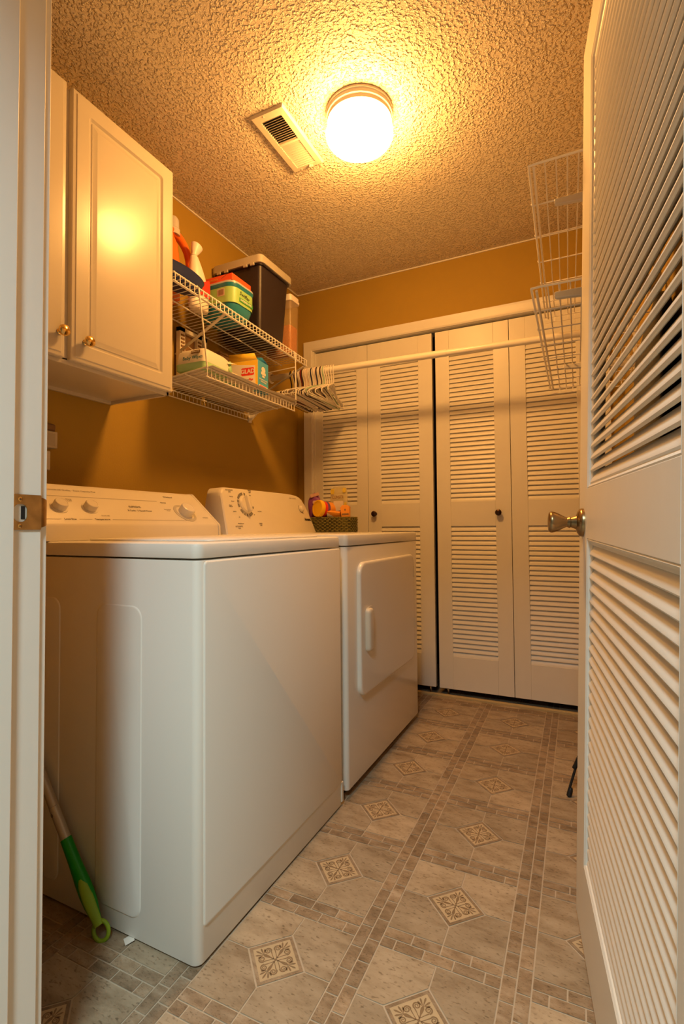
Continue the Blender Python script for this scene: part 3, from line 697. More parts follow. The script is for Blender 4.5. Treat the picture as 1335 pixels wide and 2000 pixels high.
b.build('dial_scale', M_INK, dcon)
b = MB(); b.lathe([(0.040, 0), (0.040, 0.004), (0.036, 0.008), (0.034, 0.010), (0, 0.010)], c, fn, 40)
kd = b.build('timer_dial', M_KNOBP, dcon)
b = MB(); T = frame(c + fn * 0.009, Vector((0, 0.93, 0)) - fs * 0.36, fs); T = T @ Matrix.Rotation(radians(20), 4, 'Z')
b.loft([[T @ Vector((x, y, z)) for x, y in rrect(0.019 - 2 * i, 0.076 - 2 * i, 0.008, 4)] for i, z in ((0, 0), (0, 0.012), (0.002, 0.016), (0.005, 0.017))]); b.build('dial_grip', M_KNOBP, kd, angle=40)
c = cface(2.222, 0.62) + fn * 0.0008
b = MB(); arcband(b, c, 0.0185, 0.0225, 120, 300, 18); b.build('button_scale', M_INK, dcon)
b = MB(); b.lathe([(0.016, 0), (0.016, 0.006), (0.014, 0.012), (0.011, 0.014), (0, 0.0145)], c, fn, 30); b.build('start_button', M_KNOBP, dcon)
text(dcon, 'Amana', DTm(2.258, 0.34), 0.022, M_BLACK, bold=0.0004)
text(dcon, 'PUSH TO START', DTm(2.165, 0.88), 0.009, M_INKL)
for body, y, f, sz in (('AUTOMATIC\nDRY', 1.668, 0.92, 0.0085), ('TIMED\nDRY', 1.81, 0.95, 0.0085), ('More Dry', 1.670, 0.80, 0.006), ('Normal', 1.672, 0.70, 0.006), ('Energy\nPreferred', 1.652, 0.60, 0.006), ('Less Dry', 1.668, 0.48, 0.006),
                       ('Off', 1.690, 0.36, 0.006), ('Wrinkle Prevent', 1.688, 0.22, 0.006), ('AUTOMATIC\nDRY', 1.672, 0.14, 0.0085), ('TIMED\nDRY', 1.830, 0.20, 0.0085), ('70', 1.800, 0.42, 0.006), ('Cool Down', 1.845, 0.50, 0.006), ('Air Only', 1.80, 0.86, 0.006)):
    text(dcon, body, DTm(y, f), sz, M_INK)

# ------------------------------------------------------------------ basket with pet supplies on the dryer
bk = thing('wicker_basket', 'small olive woven basket standing on the back of the dryer', 'basket', (-1.22, 2.38, 0.9135))
bx0, bx1, by0, by1, bz0, bz1 = -1.360, -1.086, 2.326, 2.432, 0.914, 0.993
b = MB(); NR, NC = 9, 40
def bloop(z, o_): return [Vector((x, y, z)) for x, y in rrect(bx1 - bx0 + o_, by1 - by0 + o_, 0.012, 3, (bx0 + bx1) / 2, (by0 + by1) / 2)]
b.loft([bloop(bz0, -0.008), bloop(bz1 - 0.003, -0.004), bloop(bz1 - 0.003, -0.016), bloop(bz0 + 0.004, -0.018)], capend=True)
body = b.build('basket_body', M_WICKER, bk)
b = MB()
per = []
pts = rrect(bx1 - bx0 - 0.004, by1 - by0 - 0.004, 0.012, 3, (bx0 + bx1) / 2, (by0 + by1) / 2)
for i in range(len(pts)):
    p, q = Vector(pts[i]), Vector(pts[(i + 1) % len(pts)]); n = max(1, int((q - p).length / 0.0065))
    for k in range(n): per.append(p + (q - p) * k / n)
ctr = Vector(((bx0 + bx1) / 2, (by0 + by1) / 2))
for r in range(NR):
    z = bz0 + 0.006 + r * (bz1 - bz0 - 0.010) / (NR - 1)
    path = []
    for i, p in enumerate(per):
        d = (p - ctr).normalized(); o_ = 0.0065 * (1 if (i // 2 + r) % 2 else -1); path.append((p.x + d.x * o_, p.y + d.y * o_, z))
    b.tube(path, 0.0040, 6, closed=True)
for i in range(0, len(per), 4):
    p = per[i]; b.tube([(p.x, p.y, bz0), (p.x, p.y, bz1)], 0.0026, 5)
b.build('weave', M_WICKER, bk)

def lumpy(b, c, sx, sy, sz, seed, n=14, m=10, amp=0.12, mi=0, tilt=None):
    R = random.Random(seed); ph_ = [R.uniform(0, 6.28) for _ in range(6)]
    V = []; F = []
    T = tilt if tilt is not None else Matrix.Identity(3)
    for j in range(m + 1):
        v = -pi / 2 + pi * j / m
        for i in range(n):
            u = 2 * pi * i / n; k = 1 + amp * (sin(3 * u + ph_[0] + v * 2) + 0.7 * sin(5 * u - 3 * v + ph_[1]) + 0.6 * sin(4 * v + 2 * u + ph_[2]))
            V.append(Vector(c) + T @ Vector((sx * k * cos(u) * max(cos(v), 0.001) ** 0.7, sy * k * sin(u) * max(cos(v), 0.001) ** 0.7, sz * k * sin(v))))
    for j in range(m):
        for i in range(n): F.append((j * n + i, j * n + (i + 1) % n, (j + 1) * n + (i + 1) % n, (j + 1) * n + i))
    return b.add(V, F, mi)
pb = thing('treat_bag', 'crumpled purple foil bag at the back left of the basket', 'bag', (-1.318, 2.385, 0.97))
b = MB(); lumpy(b, (-1.318, 2.385, 1.045), 0.040, 0.020, 0.075, 5); b.build('bag_body', M_PURPLE, pb, subsurf=1)
b = MB(); T = frame((-1.305, 2.372, 1.110), (1, 0.1, 0.25), (-0.2, -0.1, 1)); b.box(-0.030, 0.020, -0.003, 0.014, -0.003, 0.003, T=T); b.build('bag_seam', M_PBITS, pb, bevel=0.001)
b = MB(); T = frame((-1.305, 2.361, 1.075), (1, 0, 0), (0, 0.2, 1)); b.add([T @ Vector((x, y, 0)) for x, y in rrect(0.026, 0.018, 0.006, 4)] , [tuple(range(20))]); b.build('bag_print', M_PBITS, pb)
cn_ = thing('canister', 'canister with yellow lid lying tilted in the wicker basket', 'canister', (-1.25, 2.36, 1.0))
ax = Vector((-0.42, -0.90, 0.10)).normalized(); cc = Vector((-1.268, 2.322, 1.040))
b = MB(); b.lathe([(0.044, 0.0), (0.0455, -0.003), (0.0455, -0.020), (0.044, -0.022)], cc, ax, 32); 
lidc = b.build('lid', M_LIDY, cn_, angle=30)
b = MB(); ring(b, [(0.044 * cos(a * pi / 16), 0.044 * sin(a * pi / 16)) for a in range(32)], [(0.037 * cos(a * pi / 16), 0.037 * sin(a * pi / 16)) for a in range(32)], lambda p, h: cc + ax * h + Vector((ax.y, -ax.x, 0)).normalized() * p[0] + ax.cross(Vector((ax.y, -ax.x, 0)).normalized()) * p[1], 0.002)
b.build('lid_rim', M_LIDY, lidc)
b = MB(); b.lathe([(0.0425, -0.021), (0.0425, -0.040)], cc, ax, 32); b.build('red_band', M_RED, cn_)
b = MB(); b.lathe([(0.0424, -0.0395), (0.0424, -0.056)], cc, ax, 32); b.build('violet_band', M_VIOLET, cn_)
b = MB(); b.lathe([(0.0423, -0.0555), (0.0423, -0.100), (0.040, -0.104)], cc, ax, 32); b.build('canister_body', M_ORC, cn_)
oc = thing('carton', 'small orange carton poking out of the right end of the basket', 'carton', (-1.10, 2.33, 0.95))
T = frame((-1.122, 2.372, 0.992), (1, 0.25, 0.05), (-0.05, 0, 1))
b = MB(); b.prism([(-0.021, 0), (0.021, 0), (0.024, 0.052), (0.010, 0.062), (-0.014, 0.062), (-0.025, 0.050)], T, 0.030); b.v = [p for p in b.v]; b.build('carton_body', M_ORC, oc, bevel=0.001)
b = MB(); T2 = T @ Matrix.Translation((0, 0, 0.0302)); b.prism(rrect(0.036, 0.009, 0.001, 2, 0.0, 0.014), T2, 0.0006); b.prism([(0, 0.030), (0.005, 0.037), (0, 0.044), (-0.005, 0.037)], T2, 0.0006); b.build('printed_label', M_BROWN, oc)
ob_ = thing('carton', 'orange and white packet lying across the front of the basket', 'carton', (-1.16, 2.32, 0.96))
T = frame((-1.188, 2.352, 1.008), (1, 0.05, -0.12), (0.12, -0.45, 1)); b = MB(); b.box(-0.034, 0.040, -0.014, 0.016, -0.010, 0.010, T=T); b.build('packet_body', M_ORC, ob_, bevel=0.002)
b = MB(); b.add([T @ Vector(p) for p in ((-0.034, -0.012, 0.0105), (0.010, -0.012, 0.0105), (-0.034, 0.010, 0.0105))], [(0, 1, 2)]); b.build('packet_print', M_CARTW, ob_)
po = thing('zip_pouch', 'clear pouch with yellow print standing up in the basket', 'pouch', (-1.19, 2.40, 0.95))
T = frame((-1.183, 2.402, 1.004), (1, 0, 0), (0, 0.06, 1)) @ Matrix.Diagonal((1.0, 1.35, 0.8, 1)); b = MB(); L = []
for y, hw, th in ((-0.05, 0.042, 0.018), (0.0, 0.050, 0.020), (0.05, 0.053, 0.014), (0.085, 0.052, 0.006), (0.108, 0.046, 0.0025), (0.114, 0.036, 0.0015)):
    L.append([T @ Vector((hw * cos(2 * pi * k / 20), y, th * sin(2 * pi * k / 20))) for k in range(20)])
b.loft(L); b.build('pouch_body', M_POUCH, po, subsurf=1)
b = MB(); T3 = T @ Matrix.Translation((0, 0, 0.0215))
for cx_, cy2, w2, h2 in ((-0.036, 0.094, 0.022, 0.022), (0.034, 0.098, 0.020, 0.018), (-0.046, 0.030, 0.014, 0.036), (0.044, 0.030, 0.014, 0.040)):
    b = MB(); b.prism(rrect(w2, h2, 0.006, 3, cx_, cy2), T3 @ Matrix.Translation((0, 0, -0.012 if cy2 > 0.05 else -0.009)), 0.0008); b.build('yellow_print', M_POUCHY, po)
b = MB(); b.prism(rrect(0.058, 0.062, 0.002, 3, 0.006, 0.024), T3, 0.0006); nt_ = b.build('paper_label', M_NOTE, po)
b = MB(); b.prism(rrect(0.044, 0.008, 0.001, 2, 0.006, 0.010), T3 @ Matrix.Translation((0, 0, 0.001)) @ Matrix.Rotation(0.18, 4, 'Z'), 0.0006); b.build('violet_stripe', M_VIOLET, nt_)
text(po, 'CONSTR', T3 @ Matrix.Translation((0.0, 0.070, -0.002)), 0.017, M_BROWN, bold=0.0003)

# ------------------------------------------------------------------ wire shelves (left wall)
UXF = -1.341
def zU(y): return 1.884 - (y - 1.372) * 0.040
us = thing('wire_shelf', 'upper white wire shelf on the left wall, loaded with tote and bottles', 'wire shelf', (XL, 1.85, 1.86), group='wire shelves on the left wall')
b = MB(); ya, yb = 1.362, 2.345; r1, r2 = 0.0032, 0.0017
def rod(b, x, dz, r, y0=ya, y1=yb): b.tube([(x, y0, zU(y0) + dz), (x, y1, zU(y1) + dz)], r, 8)
rod(b, UXF, 0, r1); rod(b, UXF, -0.031, r1)
for x in (-1.383, -1.50, -1.625): rod(b, x, -0.0045, r1)
n = int((yb - ya) / 0.0254)
for k in range(n + 1):
    y = ya + 0.006 + k * 0.0254; z = zU(y)
    b.tube([(XL + 0.006, y, z - 0.001), (UXF - 0.004, y, z + 0.001), (UXF + 0.002, y, z + 0.0025), (UXF + 0.0045, y, z - 0.001), (UXF + 0.0045, y, z - 0.031)], r2, 6)
b.build('wire_deck', M_WIRE, us)
for yb_ in (1.662, 2.330):
    b = MB(); T0 = Vector((UXF + 0.004, yb_, zU(yb_) - 0.028)); T1 = Vector((XL + 0.004, yb_ + (0.022 if yb_ < 2 else 0.06), 1.722)); d = (T1 - T0).normalized(); sd = Vector((0, 1, 0)); nn = d.cross(sd)
    b.loft([[p + sd * 0.0075 * a_ + nn * 0.0022 * c_ for a_, c_ in ((-1, -1), (1, -1), (1.0, 1), (-1, 1))] for p in (T0, T0 + d * 0.02, T1)]); b.build('diagonal_brace', M_BRK, us, bevel=0.0008)

LXF = -1.339
def zL(x, y): return 1.5785 + (x - LXF) * 0.085
ls = thing('wire_shelf', 'lower white wire shelf on the left wall, holding wipes and carton', 'wire shelf', (XL, 1.87, 1.56), group='wire shelves on the left wall')
b = MB(); ya2, yb2 = 1.536, 2.212
for x, dz, r in ((LXF, 0, 0.0032), (LXF, -0.036, 0.0032), (-1.445, -0.0045, 0.0030), (-1.55, -0.0045, 0.0030), (XL + 0.008, 0, 0.0030), (XL + 0.008, -0.028, 0.0030)):
    b.tube([(x, ya2, zL(x, 0) + dz), (x, yb2, zL(x, 0) + dz)], r, 8)
n = int((yb2 - ya2) / 0.0254)
for k in range(n + 1):
    y = ya2 + 0.004 + k * 0.0254
    b.tube([(XL + 0.006, y, zL(XL, 0) - 0.028), (XL + 0.006, y, zL(XL, 0) - 0.002), (XL + 0.010, y, zL(XL, 0) + 0.002), (LXF - 0.004, y, zL(LXF, 0) + 0.002), (LXF + 0.003, y, zL(LXF, 0) + 0.001), (LXF + 0.0045, y, zL(LXF, 0) - 0.004), (LXF + 0.0045, y, zL(LXF, 0) - 0.036)], 0.0017, 6)
b.tube([(XL + 0.008, yb2, zL(XL, 0)), (LXF, yb2, zL(LXF, 0))], 0.003, 8); b.tube([(XL + 0.008, ya2, zL(XL, 0)), (LXF, ya2, zL(LXF, 0))], 0.003, 8)
b.build('wire_deck', M_WIRE, ls)
for y0_, y1_ in ((1.490, 1.536), (2.213, 2.212)):
    b = MB(); zt0 = zU(y0_)
    b.tube([(UXF - 0.012, y0_, zt0 - 0.006), (UXF, y0_, zt0 + 0.006), (UXF + 0.007, y0_, zt0 - 0.002), (LXF + 0.0075, (y0_ * 0.5 + y1_ * 0.5), (zt0 + 1.5785) / 2), (LXF + 0.0075, y1_, 1.5785 - 0.002), (LXF + 0.002, y1_, 1.572)], 0.0032, 8)
    b.build('hanger_wire', M_WIRE, ls)
for z in (1.772, 1.640):
    b = MB(); b.tube([(UXF + 0.004, 2.212, z), (XL + 0.01, 2.214, z - 0.010)], 0.0026, 6); b.build('cross_wire', M_WIRE, ls)
b = MB(); b.box(XL + 0.001, XL + 0.010, 2.222, 2.246, 1.515, 1.575).box(XL + 0.001, XL + 0.060, 2.224, 2.240, 1.560, 1.566); b.prism([(0, 0), (0.05, 0.045), (0.05, 0.050), (0, 0.050)], frame((XL + 0.005, 2.240, 1.515), (1, 0, 0), (0, 0, 1)), 0.012); b.build('wall_bracket', M_WIRE, ls, bevel=0.001)

# liner sheet on lower shelf
b = MB(); g = []
for i in range(9):
    for j in range(7):
        x = -1.615 + (0.30 * j / 6); y = 1.548 + 0.66 * i / 8; curl = 0.004 * sin(y * 19) * (j / 6) + (0.010 * (i / 8) ** 4 * (j / 6))
        g.append((x, y, zL(x, 0) + 0.0052 + max(0, curl)))
b.add(g, [(i * 7 + j, i * 7 + j + 1, (i + 1) * 7 + j + 1, (i + 1) * 7 + j) for i in range(8) for j in range(6)])
o = b.build('shelf_liner', M_PAPER); md = o.modifiers.new('th', 'SOLIDIFY'); md.thickness = 0.0008
tag(o, 'creased pale paper sheet lining the lower left wire shelf', 'paper')

# ------------------------------------------------------------------ things on the upper shelf
def boxloft(b, cx, cy, loops, ang=0, n=5, mi=0):
    L = []
    for z, sx, sy, r in loops:
        L.append([Vector((cx + x * cos(ang) - y * sin(ang), cy + x * sin(ang) + y * cos(ang), z)) for x, y in rrect(sx, sy, r, n)])
    b.loft(L, mi); return b
# storage tote
zs0 = zU(2.07) + 0.0075
tote = thing('storage_tote', 'dark lidded storage tote on the upper left wire shelf', 'storage tote', (-1.5, 2.07, zs0))
cx_, cy2 = -1.494, 2.0645
b = MB(); boxloft(b, cx_, cy2, ((zs0, 0.215, 0.190, 0.02), (zs0 + 0.012, 0.236, 0.212, 0.022), (zs0 + 0.30, 0.268, 0.248, 0.020), (zs0 + 0.325, 0.272, 0.252, 0.020), (zs0 + 0.326, 0.288, 0.264, 0.022), (zs0 + 0.345, 0.288, 0.264, 0.022)))
tb = b.build('tote_body', M_BIN, tote, angle=30)
b = MB(); zl = zs0 + 0.345
boxloft(b, cx_, cy2, ((zl - 0.012, 0.292, 0.272, 0.024), (zl - 0.012, 0.304, 0.284, 0.026), (zl + 0.022, 0.304, 0.284, 0.026), (zl + 0.028, 0.294, 0.274, 0.022), (zl + 0.028, 0.27, 0.25, 0.02), (zl + 0.024, 0.26, 0.24, 0.02)))
b.build('tote_lid', M_LID, tote, angle=30)
for dx_2 in (-0.10, -0.055, 0.06, 0.10):
    b = MB(); b.box(cx_ + dx_2 - 0.011, cx_ + dx_2 + 0.011, cy2 - 0.1455, cy2 - 0.138, zl - 0.024, zl - 0.010); b.build('lid_tab', M_LID, tote, bevel=0.0015)
# teal wipes tubs
def tub(label, cx, cy, z, front=True):
    t = thing('wipes_tub', label, 'tub', (cx, cy, z)); sx, sy, h = 0.212, 0.166, 0.148
    b = MB(); boxloft(b, cx, cy, ((z, sx - 0.05, sy - 0.05, 0.04), (z + 0.010, sx - 0.025, sy - 0.025, 0.045), (z + 0.045, sx - 0.006, sy - 0.006, 0.045), (z + 0.06, sx - 0.003, sy - 0.003, 0.042), (z + h - 0.02, sx, sy, 0.038)))
    b.build('tub_body', M_TEAL, t, angle=50)
    b = MB(); L = []
    o_ = 0.0065
    L1 = [(x, y) for x, y in rrect(sx - 0.002 + o_, sy - 0.002 + o_, 0.042, 5)]
    n = len(L1)
    for zz in (0.058, 0.095, h - 0.0215): L.append([Vector((cx + x * (1 - 0.012 * (zz < 0.06)), cy + y * (1 - 0.012 * (zz < 0.06)), z + zz)) for x, y in L1])
    b.loft(L, cap=False, capend=False); lb = b.build('wrap_label', M_LGREEN, t)
    b = MB(); boxloft(b, cx, cy, ((z + h - 0.021, sx + 0.004, sy + 0.004, 0.040), (z + h - 0.008, sx + 0.010, sy + 0.010, 0.042), (z + h - 0.004, sx + 0.010, sy + 0.010, 0.042))); b.build('tub_rim', M_TEALR, t, angle=30)
    b = MB(); boxloft(b, cx, cy, ((z + h - 0.004, sx + 0.010, sy + 0.010, 0.042), (z + h + 0.004, sx + 0.008, sy + 0.008, 0.040), (z + h + 0.008, sx - 0.004, sy - 0.004, 0.036))); b.build('tub_lid', M_CLEAR, t, angle=30)
    return t, lb, sx, sy
zt2 = zU(1.82) + 0.0065
t1, lb, sx, sy = tub('teal plastic wipes tub with green label in front of tote', -1.463, 1.812, zt2)
xf = -1.463 + sx / 2 + 0.0026
T = frame((xf, 1.814, zt2 + 0.100), (0, 1, 0), (0, 0, 1)); text(lb, 'Swiffer', T @ Matrix.Translation((-0.004, 0.006, 0)) @ Matrix.Rotation(-0.10, 4, 'Z'), 0.026, M_BLACK, bold=0.0002, shear=0.25)
b = MB(); b.prism(rrect(0.098, 0.018, 0.001, 2, 0.008, -0.020), T, 0.0005); b.build('green_band', M_DGREEN, lb)
text(lb, 'SWEEPER WET', T @ Matrix.Translation((0.008, -0.020, 0.0008)), 0.0130, M_CARTW, bold=0.0002)
T = frame((-1.420, 1.812 - sy / 2 - 0.0026, zt2 + 0.104), (1, 0, 0), (0, 0, 1)); b = MB(); b.prism(rrect(0.040, 0.032, 0.001, 2), T, 0.0004); bc = b.build('barcode_patch', M_NOTE, lb)
b = MB()
for k in range(9): b.box(-0.015 + k * 0.0035, -0.0135 + k * 0.0035 + (k % 3) * 0.0004, -0.012, 0.013, 0.0006, 0.0009, T=T)
b.build('barcode_bars', M_BROWN, bc)
# orange box on the tub
zb2 = zt2 + 0.1565
ob2 = thing('carton', 'flat orange-red carton lying on top of the teal tub', 'carton', (-1.44, 1.82, zb2))
b = MB(); T = frame((-1.440, 1.806, zb2), (1, 0.02, 0), (-0.02, 1, 0)); b.box(-0.085, 0.072, -0.070, 0.070, 0, 0.030, T=T); b.build('carton_body', M_OBOX, ob2, bevel=0.001)
b = MB(); T2 = T @ frame((0, -0.0706, 0.016), (1, 0, 0), (0, 0, 1)); b.prism([(0.010, -0.004), (0.040, 0.010), (0.046, 0.015), (0.022, 0.004)], T2, 0.0004); b.build('dark_print', M_BROWN, ob2)
text(ob2, 'SWIFFER', T2 @ Matrix.Translation((-0.030, -0.002, 0.0004)), 0.014, M_ORC)
# blue basin
zb3 = zU(1.45) + 0.0085
bs = thing('basin', 'oval navy blue plastic basin at the near end of the upper shelf', 'basin', (-1.43, 1.45, zb3))
b = MB(); L = []
bcx, bcy = -1.420, 1.452
def ell(z, ax_, ay_, n=48): return [Vector((bcx + ax_ * cos(2 * pi * k / n), bcy + ay_ * sin(2 * pi * k / n), z + 0)) for k in range(n)]
for z, ax_, ay_ in ((0, 0.046, 0.105), (0.006, 0.052, 0.118), (0.025, 0.058, 0.134), (0.048, 0.062, 0.146), (0.056, 0.065, 0.152), (0.058, 0.062, 0.148), (0.050, 0.057, 0.142), (0.010, 0.048, 0.114)): L.append(ell(zb3 + z, ax_, ay_))
b.loft(L); b.build('basin_shell', M_NAVY, bs, angle=40)
# orange jug, stands behind the basin
jx, jy, jz = -1.545, 1.600, zU(1.52) + 0.004
jg = thing('detergent_jug', 'bright orange detergent jug with handle behind the navy basin', 'jug', (jx, jy, jz))
b = MB(); boxloft(b, jx - 0.004, jy - 0.098, ((jz, 0.10, 0.13, 0.03), (jz + 0.01, 0.110, 0.15, 0.035), (jz + 0.16, 0.110, 0.15, 0.035), (jz + 0.24, 0.105, 0.13, 0.035), (jz + 0.295, 0.075, 0.085, 0.030), (jz + 0.318, 0.056, 0.056, 0.026)))
b.build('jug_body', M_ORANGE, jg, angle=50)
b = MB(); hx_ = jx
b.tube([(hx_, jy - 0.085, jz + 0.300), (hx_, jy - 0.040, jz + 0.318), (hx_, jy + 0.015, jz + 0.306), (hx_, jy + 0.056, jz + 0.266), (hx_, jy + 0.070, jz + 0.210), (hx_, jy + 0.064, jz + 0.155), (hx_, jy + 0.036, jz + 0.110), (hx_, jy - 0.030, jz + 0.085)],
       [0.026, 0.022, 0.0185, 0.0165, 0.0165, 0.019, 0.026, 0.036], 16)
b.build('jug_handle', M_ORANGE, jg, subsurf=1)
b = MB(); b.lathe([(0.031, 0.300), (0.031, 0.325), (0.027, 0.330), (0.027, 0.366), (0.020, 0.378), (0, 0.380)], (jx - 0.004, jy - 0.030, jz), (0, 0, 1), 28); b.build('cap', M_CAPG, jg, angle=35)
# white spray bottle
wx, wy, wz = -1.487, 1.660, zU(1.63) + 0.004
wb = thing('spray_bottle', 'white bottle with red label and flared cap beside the orange jug', 'bottle', (wx, wy, wz))
b = MB(); L = []
for z, ry, rx, oy in ((0, 0.050, 0.027, 0), (0.008, 0.056, 0.030, 0), (0.08, 0.056, 0.030, 0), (0.135, 0.049, 0.030, -0.006), (0.182, 0.034, 0.025, -0.016), (0.220, 0.020, 0.018, -0.026), (0.235, 0.016, 0.015, -0.029)):
    L.append([Vector((wx + rx * cos(2 * pi * k / 24), wy + oy + ry * sin(2 * pi * k / 24), wz + z)) for k in range(24)])
b.loft(L); b.build('bottle_body', M_BOTW, wb, subsurf=1)
b = MB(); L = []
for z, ry in ((0.234, 0.014), (0.242, 0.014), (0.252, 0.020), (0.276, 0.026), (0.282, 0.027)):
    oz = z; L.append([Vector((wx + ry * 0.8 * cos(2 * pi * k / 20), wy - 0.029 + (z - 0.23) * 0.35 + ry * sin(2 * pi * k / 20), wz + z - 0.35 * ry * sin(2 * pi * k / 20) * (z - 0.23) / 0.05)) for k in range(20)])
b.loft(L); b.build('flared_cap', M_BOTW, wb, angle=35)
b = MB(); T = frame((wx + 0.0285, wy + 0.002, wz + 0.108), (0, 1, 0), (0, 0, 1)); b.prism([(-0.030, -0.045), (0.036, -0.045), (0.036, 0.020), (0.028, 0.034), (-0.030, 0.0)], T, 0.003); b.build('red_label', M_RED, wb)
# clear canister with orange grains
cz = zU(2.24) + 0.004
ccx, ccy = -1.448, 2.2635
cc2 = thing('food_canister', 'tall clear canister of orange grains beside the dark tote', 'canister', (ccx, ccy, cz))
b = MB(); boxloft(b, ccx, ccy, ((cz, 0.150, 0.070, 0.012), (cz + 0.006, 0.162, 0.082, 0.014), (cz + 0.285, 0.168, 0.088, 0.014), (cz + 0.285, 0.160, 0.080, 0.012), (cz + 0.009, 0.154, 0.074, 0.012))); b.build('canister_body', M_AMBER, cc2, angle=40)
b = MB(); boxloft(b, ccx, ccy, ((cz + 0.010, 0.150, 0.071, 0.012), (cz + 0.150, 0.156, 0.077, 0.012), (cz + 0.156, 0.150, 0.071, 0.012))); gr = b.build('grains', M_RICE, cc2, angle=40); gr['kind'] = 'stuff'
b = MB(); boxloft(b, ccx, ccy, ((cz + 0.283, 0.176, 0.094, 0.016), (cz + 0.295, 0.178, 0.096, 0.016), (cz + 0.297, 0.170, 0.088, 0.014), (cz + 0.315, 0.170, 0.088, 0.014), (cz + 0.320, 0.162, 0.080, 0.012))); b.build('canister_lid', M_BOTW, cc2, angle=30)

# ------------------------------------------------------------------ things on the lower shelf
def zS(x): return zL(x, 0) + 0.0065
def wipes(label, cx, cy, ang, w_, l_, h_, opened):
    z = zS(cx) + 0.002; t = thing('wipes_pack', label, 'wipes pack', (cx, cy, z), group='wipes packs on the lower shelf')
    b = MB(); boxloft(b, cx, cy, ((z, w_ - 0.02, l_ - 0.02, 0.02), (z + 0.006, w_, l_ - 0.004, 0.022), (z + h_ * 0.35, w_ + 0.002, l_, 0.022)), ang); b.build('green_base', M_WGREEN, t, angle=50)
    b = MB(); boxloft(b, cx, cy, ((z + h_ * 0.33, w_ + 0.0025, l_ + 0.001, 0.022), (z + h_ * 0.85, w_ - 0.004, l_ - 0.010, 0.022), (z + h_, w_ - 0.03, l_ - 0.035, 0.018), (z + h_ * 1.02, w_ - 0.06, l_ - 0.07, 0.01)), ang); bd = b.build('wrap', M_WIPE, t, angle=50)
    return t, bd, z
t, bd, z = wipes('white and green wipes pack at the near end of the lower shelf', -1.430, 1.625, 0.05, 0.155, 0.175, 0.088, False)
T = frame((-1.430, 1.625 - 0.0860, z + 0.058), (1, 0.05, 0), (0, 0.13, 1)); text(t, 'Baby Wipes', T @ Matrix.Translation((0.022, -0.010, 0.0015)), 0.021, M_TEALR)
b = MB(); b.prism(rrect(0.044, 0.013, 0.001, 2, 0.034, 0.014), T, 0.0014); pt = b.build('brand_patch', M_BROWN, t); text(pt, 'KIRKLAND', T @ Matrix.Translation((0.034, 0.014, 0.0018)), 0.0075, M_CARTW)
# opened flap at its right end
b = MB(); P0 = Vector((-1.352, 1.690, z + 0.060))
b.add([P0 + Vector(p) for p in ((-0.11, 0.0, 0.026), (0.0, 0.0, 0.0), (0.004, 0.055, 0.012), (-0.09, 0.060, 0.032), (-0.05, 0.0, 0.028), (-0.04, 0.062, 0.026))], [(0, 4, 5, 3), (4, 1, 2, 5)])
o = b.build('open_flap', M_WIPE, t); md = o.modifiers.new('th', 'SOLIDIFY'); md.thickness = 0.001
b = MB(); b.add([P0 + Vector(p) for p in ((-0.022, 0.012, 0.014), (0.003, 0.004, -0.035), (0.006, 0.022, -0.034), (-0.012, 0.034, 0.020))], [(0, 1, 2, 3)]); o = b.build('green_fold', M_WGREEN, t); md = o.modifiers.new('th', 'SOLIDIFY'); md.thickness = 0.001
t, bd, z = wipes('torn white wipes pack between the green pack and trash bag carton', -1.440, 1.768, -0.12, 0.115, 0.130, 0.052, True)
b = MB(); P0 = Vector((-1.380, 1.728, z + 0.030))
b.add([P0 + Vector(p) for p in ((-0.10, -0.03, 0.048), (0.0, -0.035, 0.046), (0.012, 0.0, 0.010), (0.010, 0.055, -0.012), (-0.03, 0.06, 0.038), (-0.10, 0.05, 0.040))], [(0, 1, 4, 5), (1, 2, 3, 4)])
o = b.build('open_flap', M_WIPE, t); md = o.modifiers.new('th', 'SOLIDIFY'); md.thickness = 0.001
b = MB(); b.box(-0.012, 0.012, -0.003, 0.003, 0, 0.001, T=frame(P0 + Vector((-0.02, 0.0, 0.0445)), (0.9, 0.3, 0), (0, 0.3, 0.9))); b.build('dark_sticker', M_BLACK, t)
# trash bag carton
gz = zS(-1.43) + 0.002
gl = thing('trash_bag_carton', 'yellow, white and blue trash bag carton on the lower shelf', 'carton', (-1.43, 1.97, gz))
ang = 0.10; T = frame((-1.347, 1.900, gz), (cos(ang), sin(ang), 0), (-sin(ang), cos(ang), 0))     # x toward room, y along wall
GX, GY, GZ = 0.150, 0.100, 0.142
b = MB(); b.box(-GX, 0, 0, GY, 0, GZ, T=T); cb = b.build('carton_body', M_BLUE, gl, bevel=0.0012)
b = MB(); b.box(-GX + 0.001, -0.0005, -0.0008, 0.0002, 0.001, GZ - 0.001, T=T); yf = b.build('yellow_face', M_YEL, gl)
TF = T @ frame((-GX / 2, -0.0012, GZ / 2), (1, 0, 0), (0, 0, 1))
b = MB(); b.prism([(-0.072, -0.066), (0.064, -0.066), (0.060, 0.044), (-0.072, 0.060)], TF, 0.0004); b.build('white_field', M_CARTW, yf)
TF = TF @ Matrix.Translation((0, 0, 0.0006))
b = MB(); b.prism(rrect(0.068, 0.036, 0.006, 4, 0.022, 0.018), TF, 0.0004); b.build('red_logo', M_RED, yf)
text(yf, 'GLAD', TF @ Matrix.Translation((0.022, 0.018, 0.0008)), 0.028, M_CARTW, bold=0.0008)
text(yf, 'ForceFlex', TF @ Matrix.Translation((0.000, -0.020, 0.0004)), 0.014, M_BLACK, bold=0.0002); text(yf, 'Plus', TF @ Matrix.Translation((0.040, -0.020, 0.0004)), 0.014, M_RED, bold=0.0004)
TS = T @ frame((0.0010, GY / 2, GZ / 2), (0, 1, 0), (0, 0, 1))
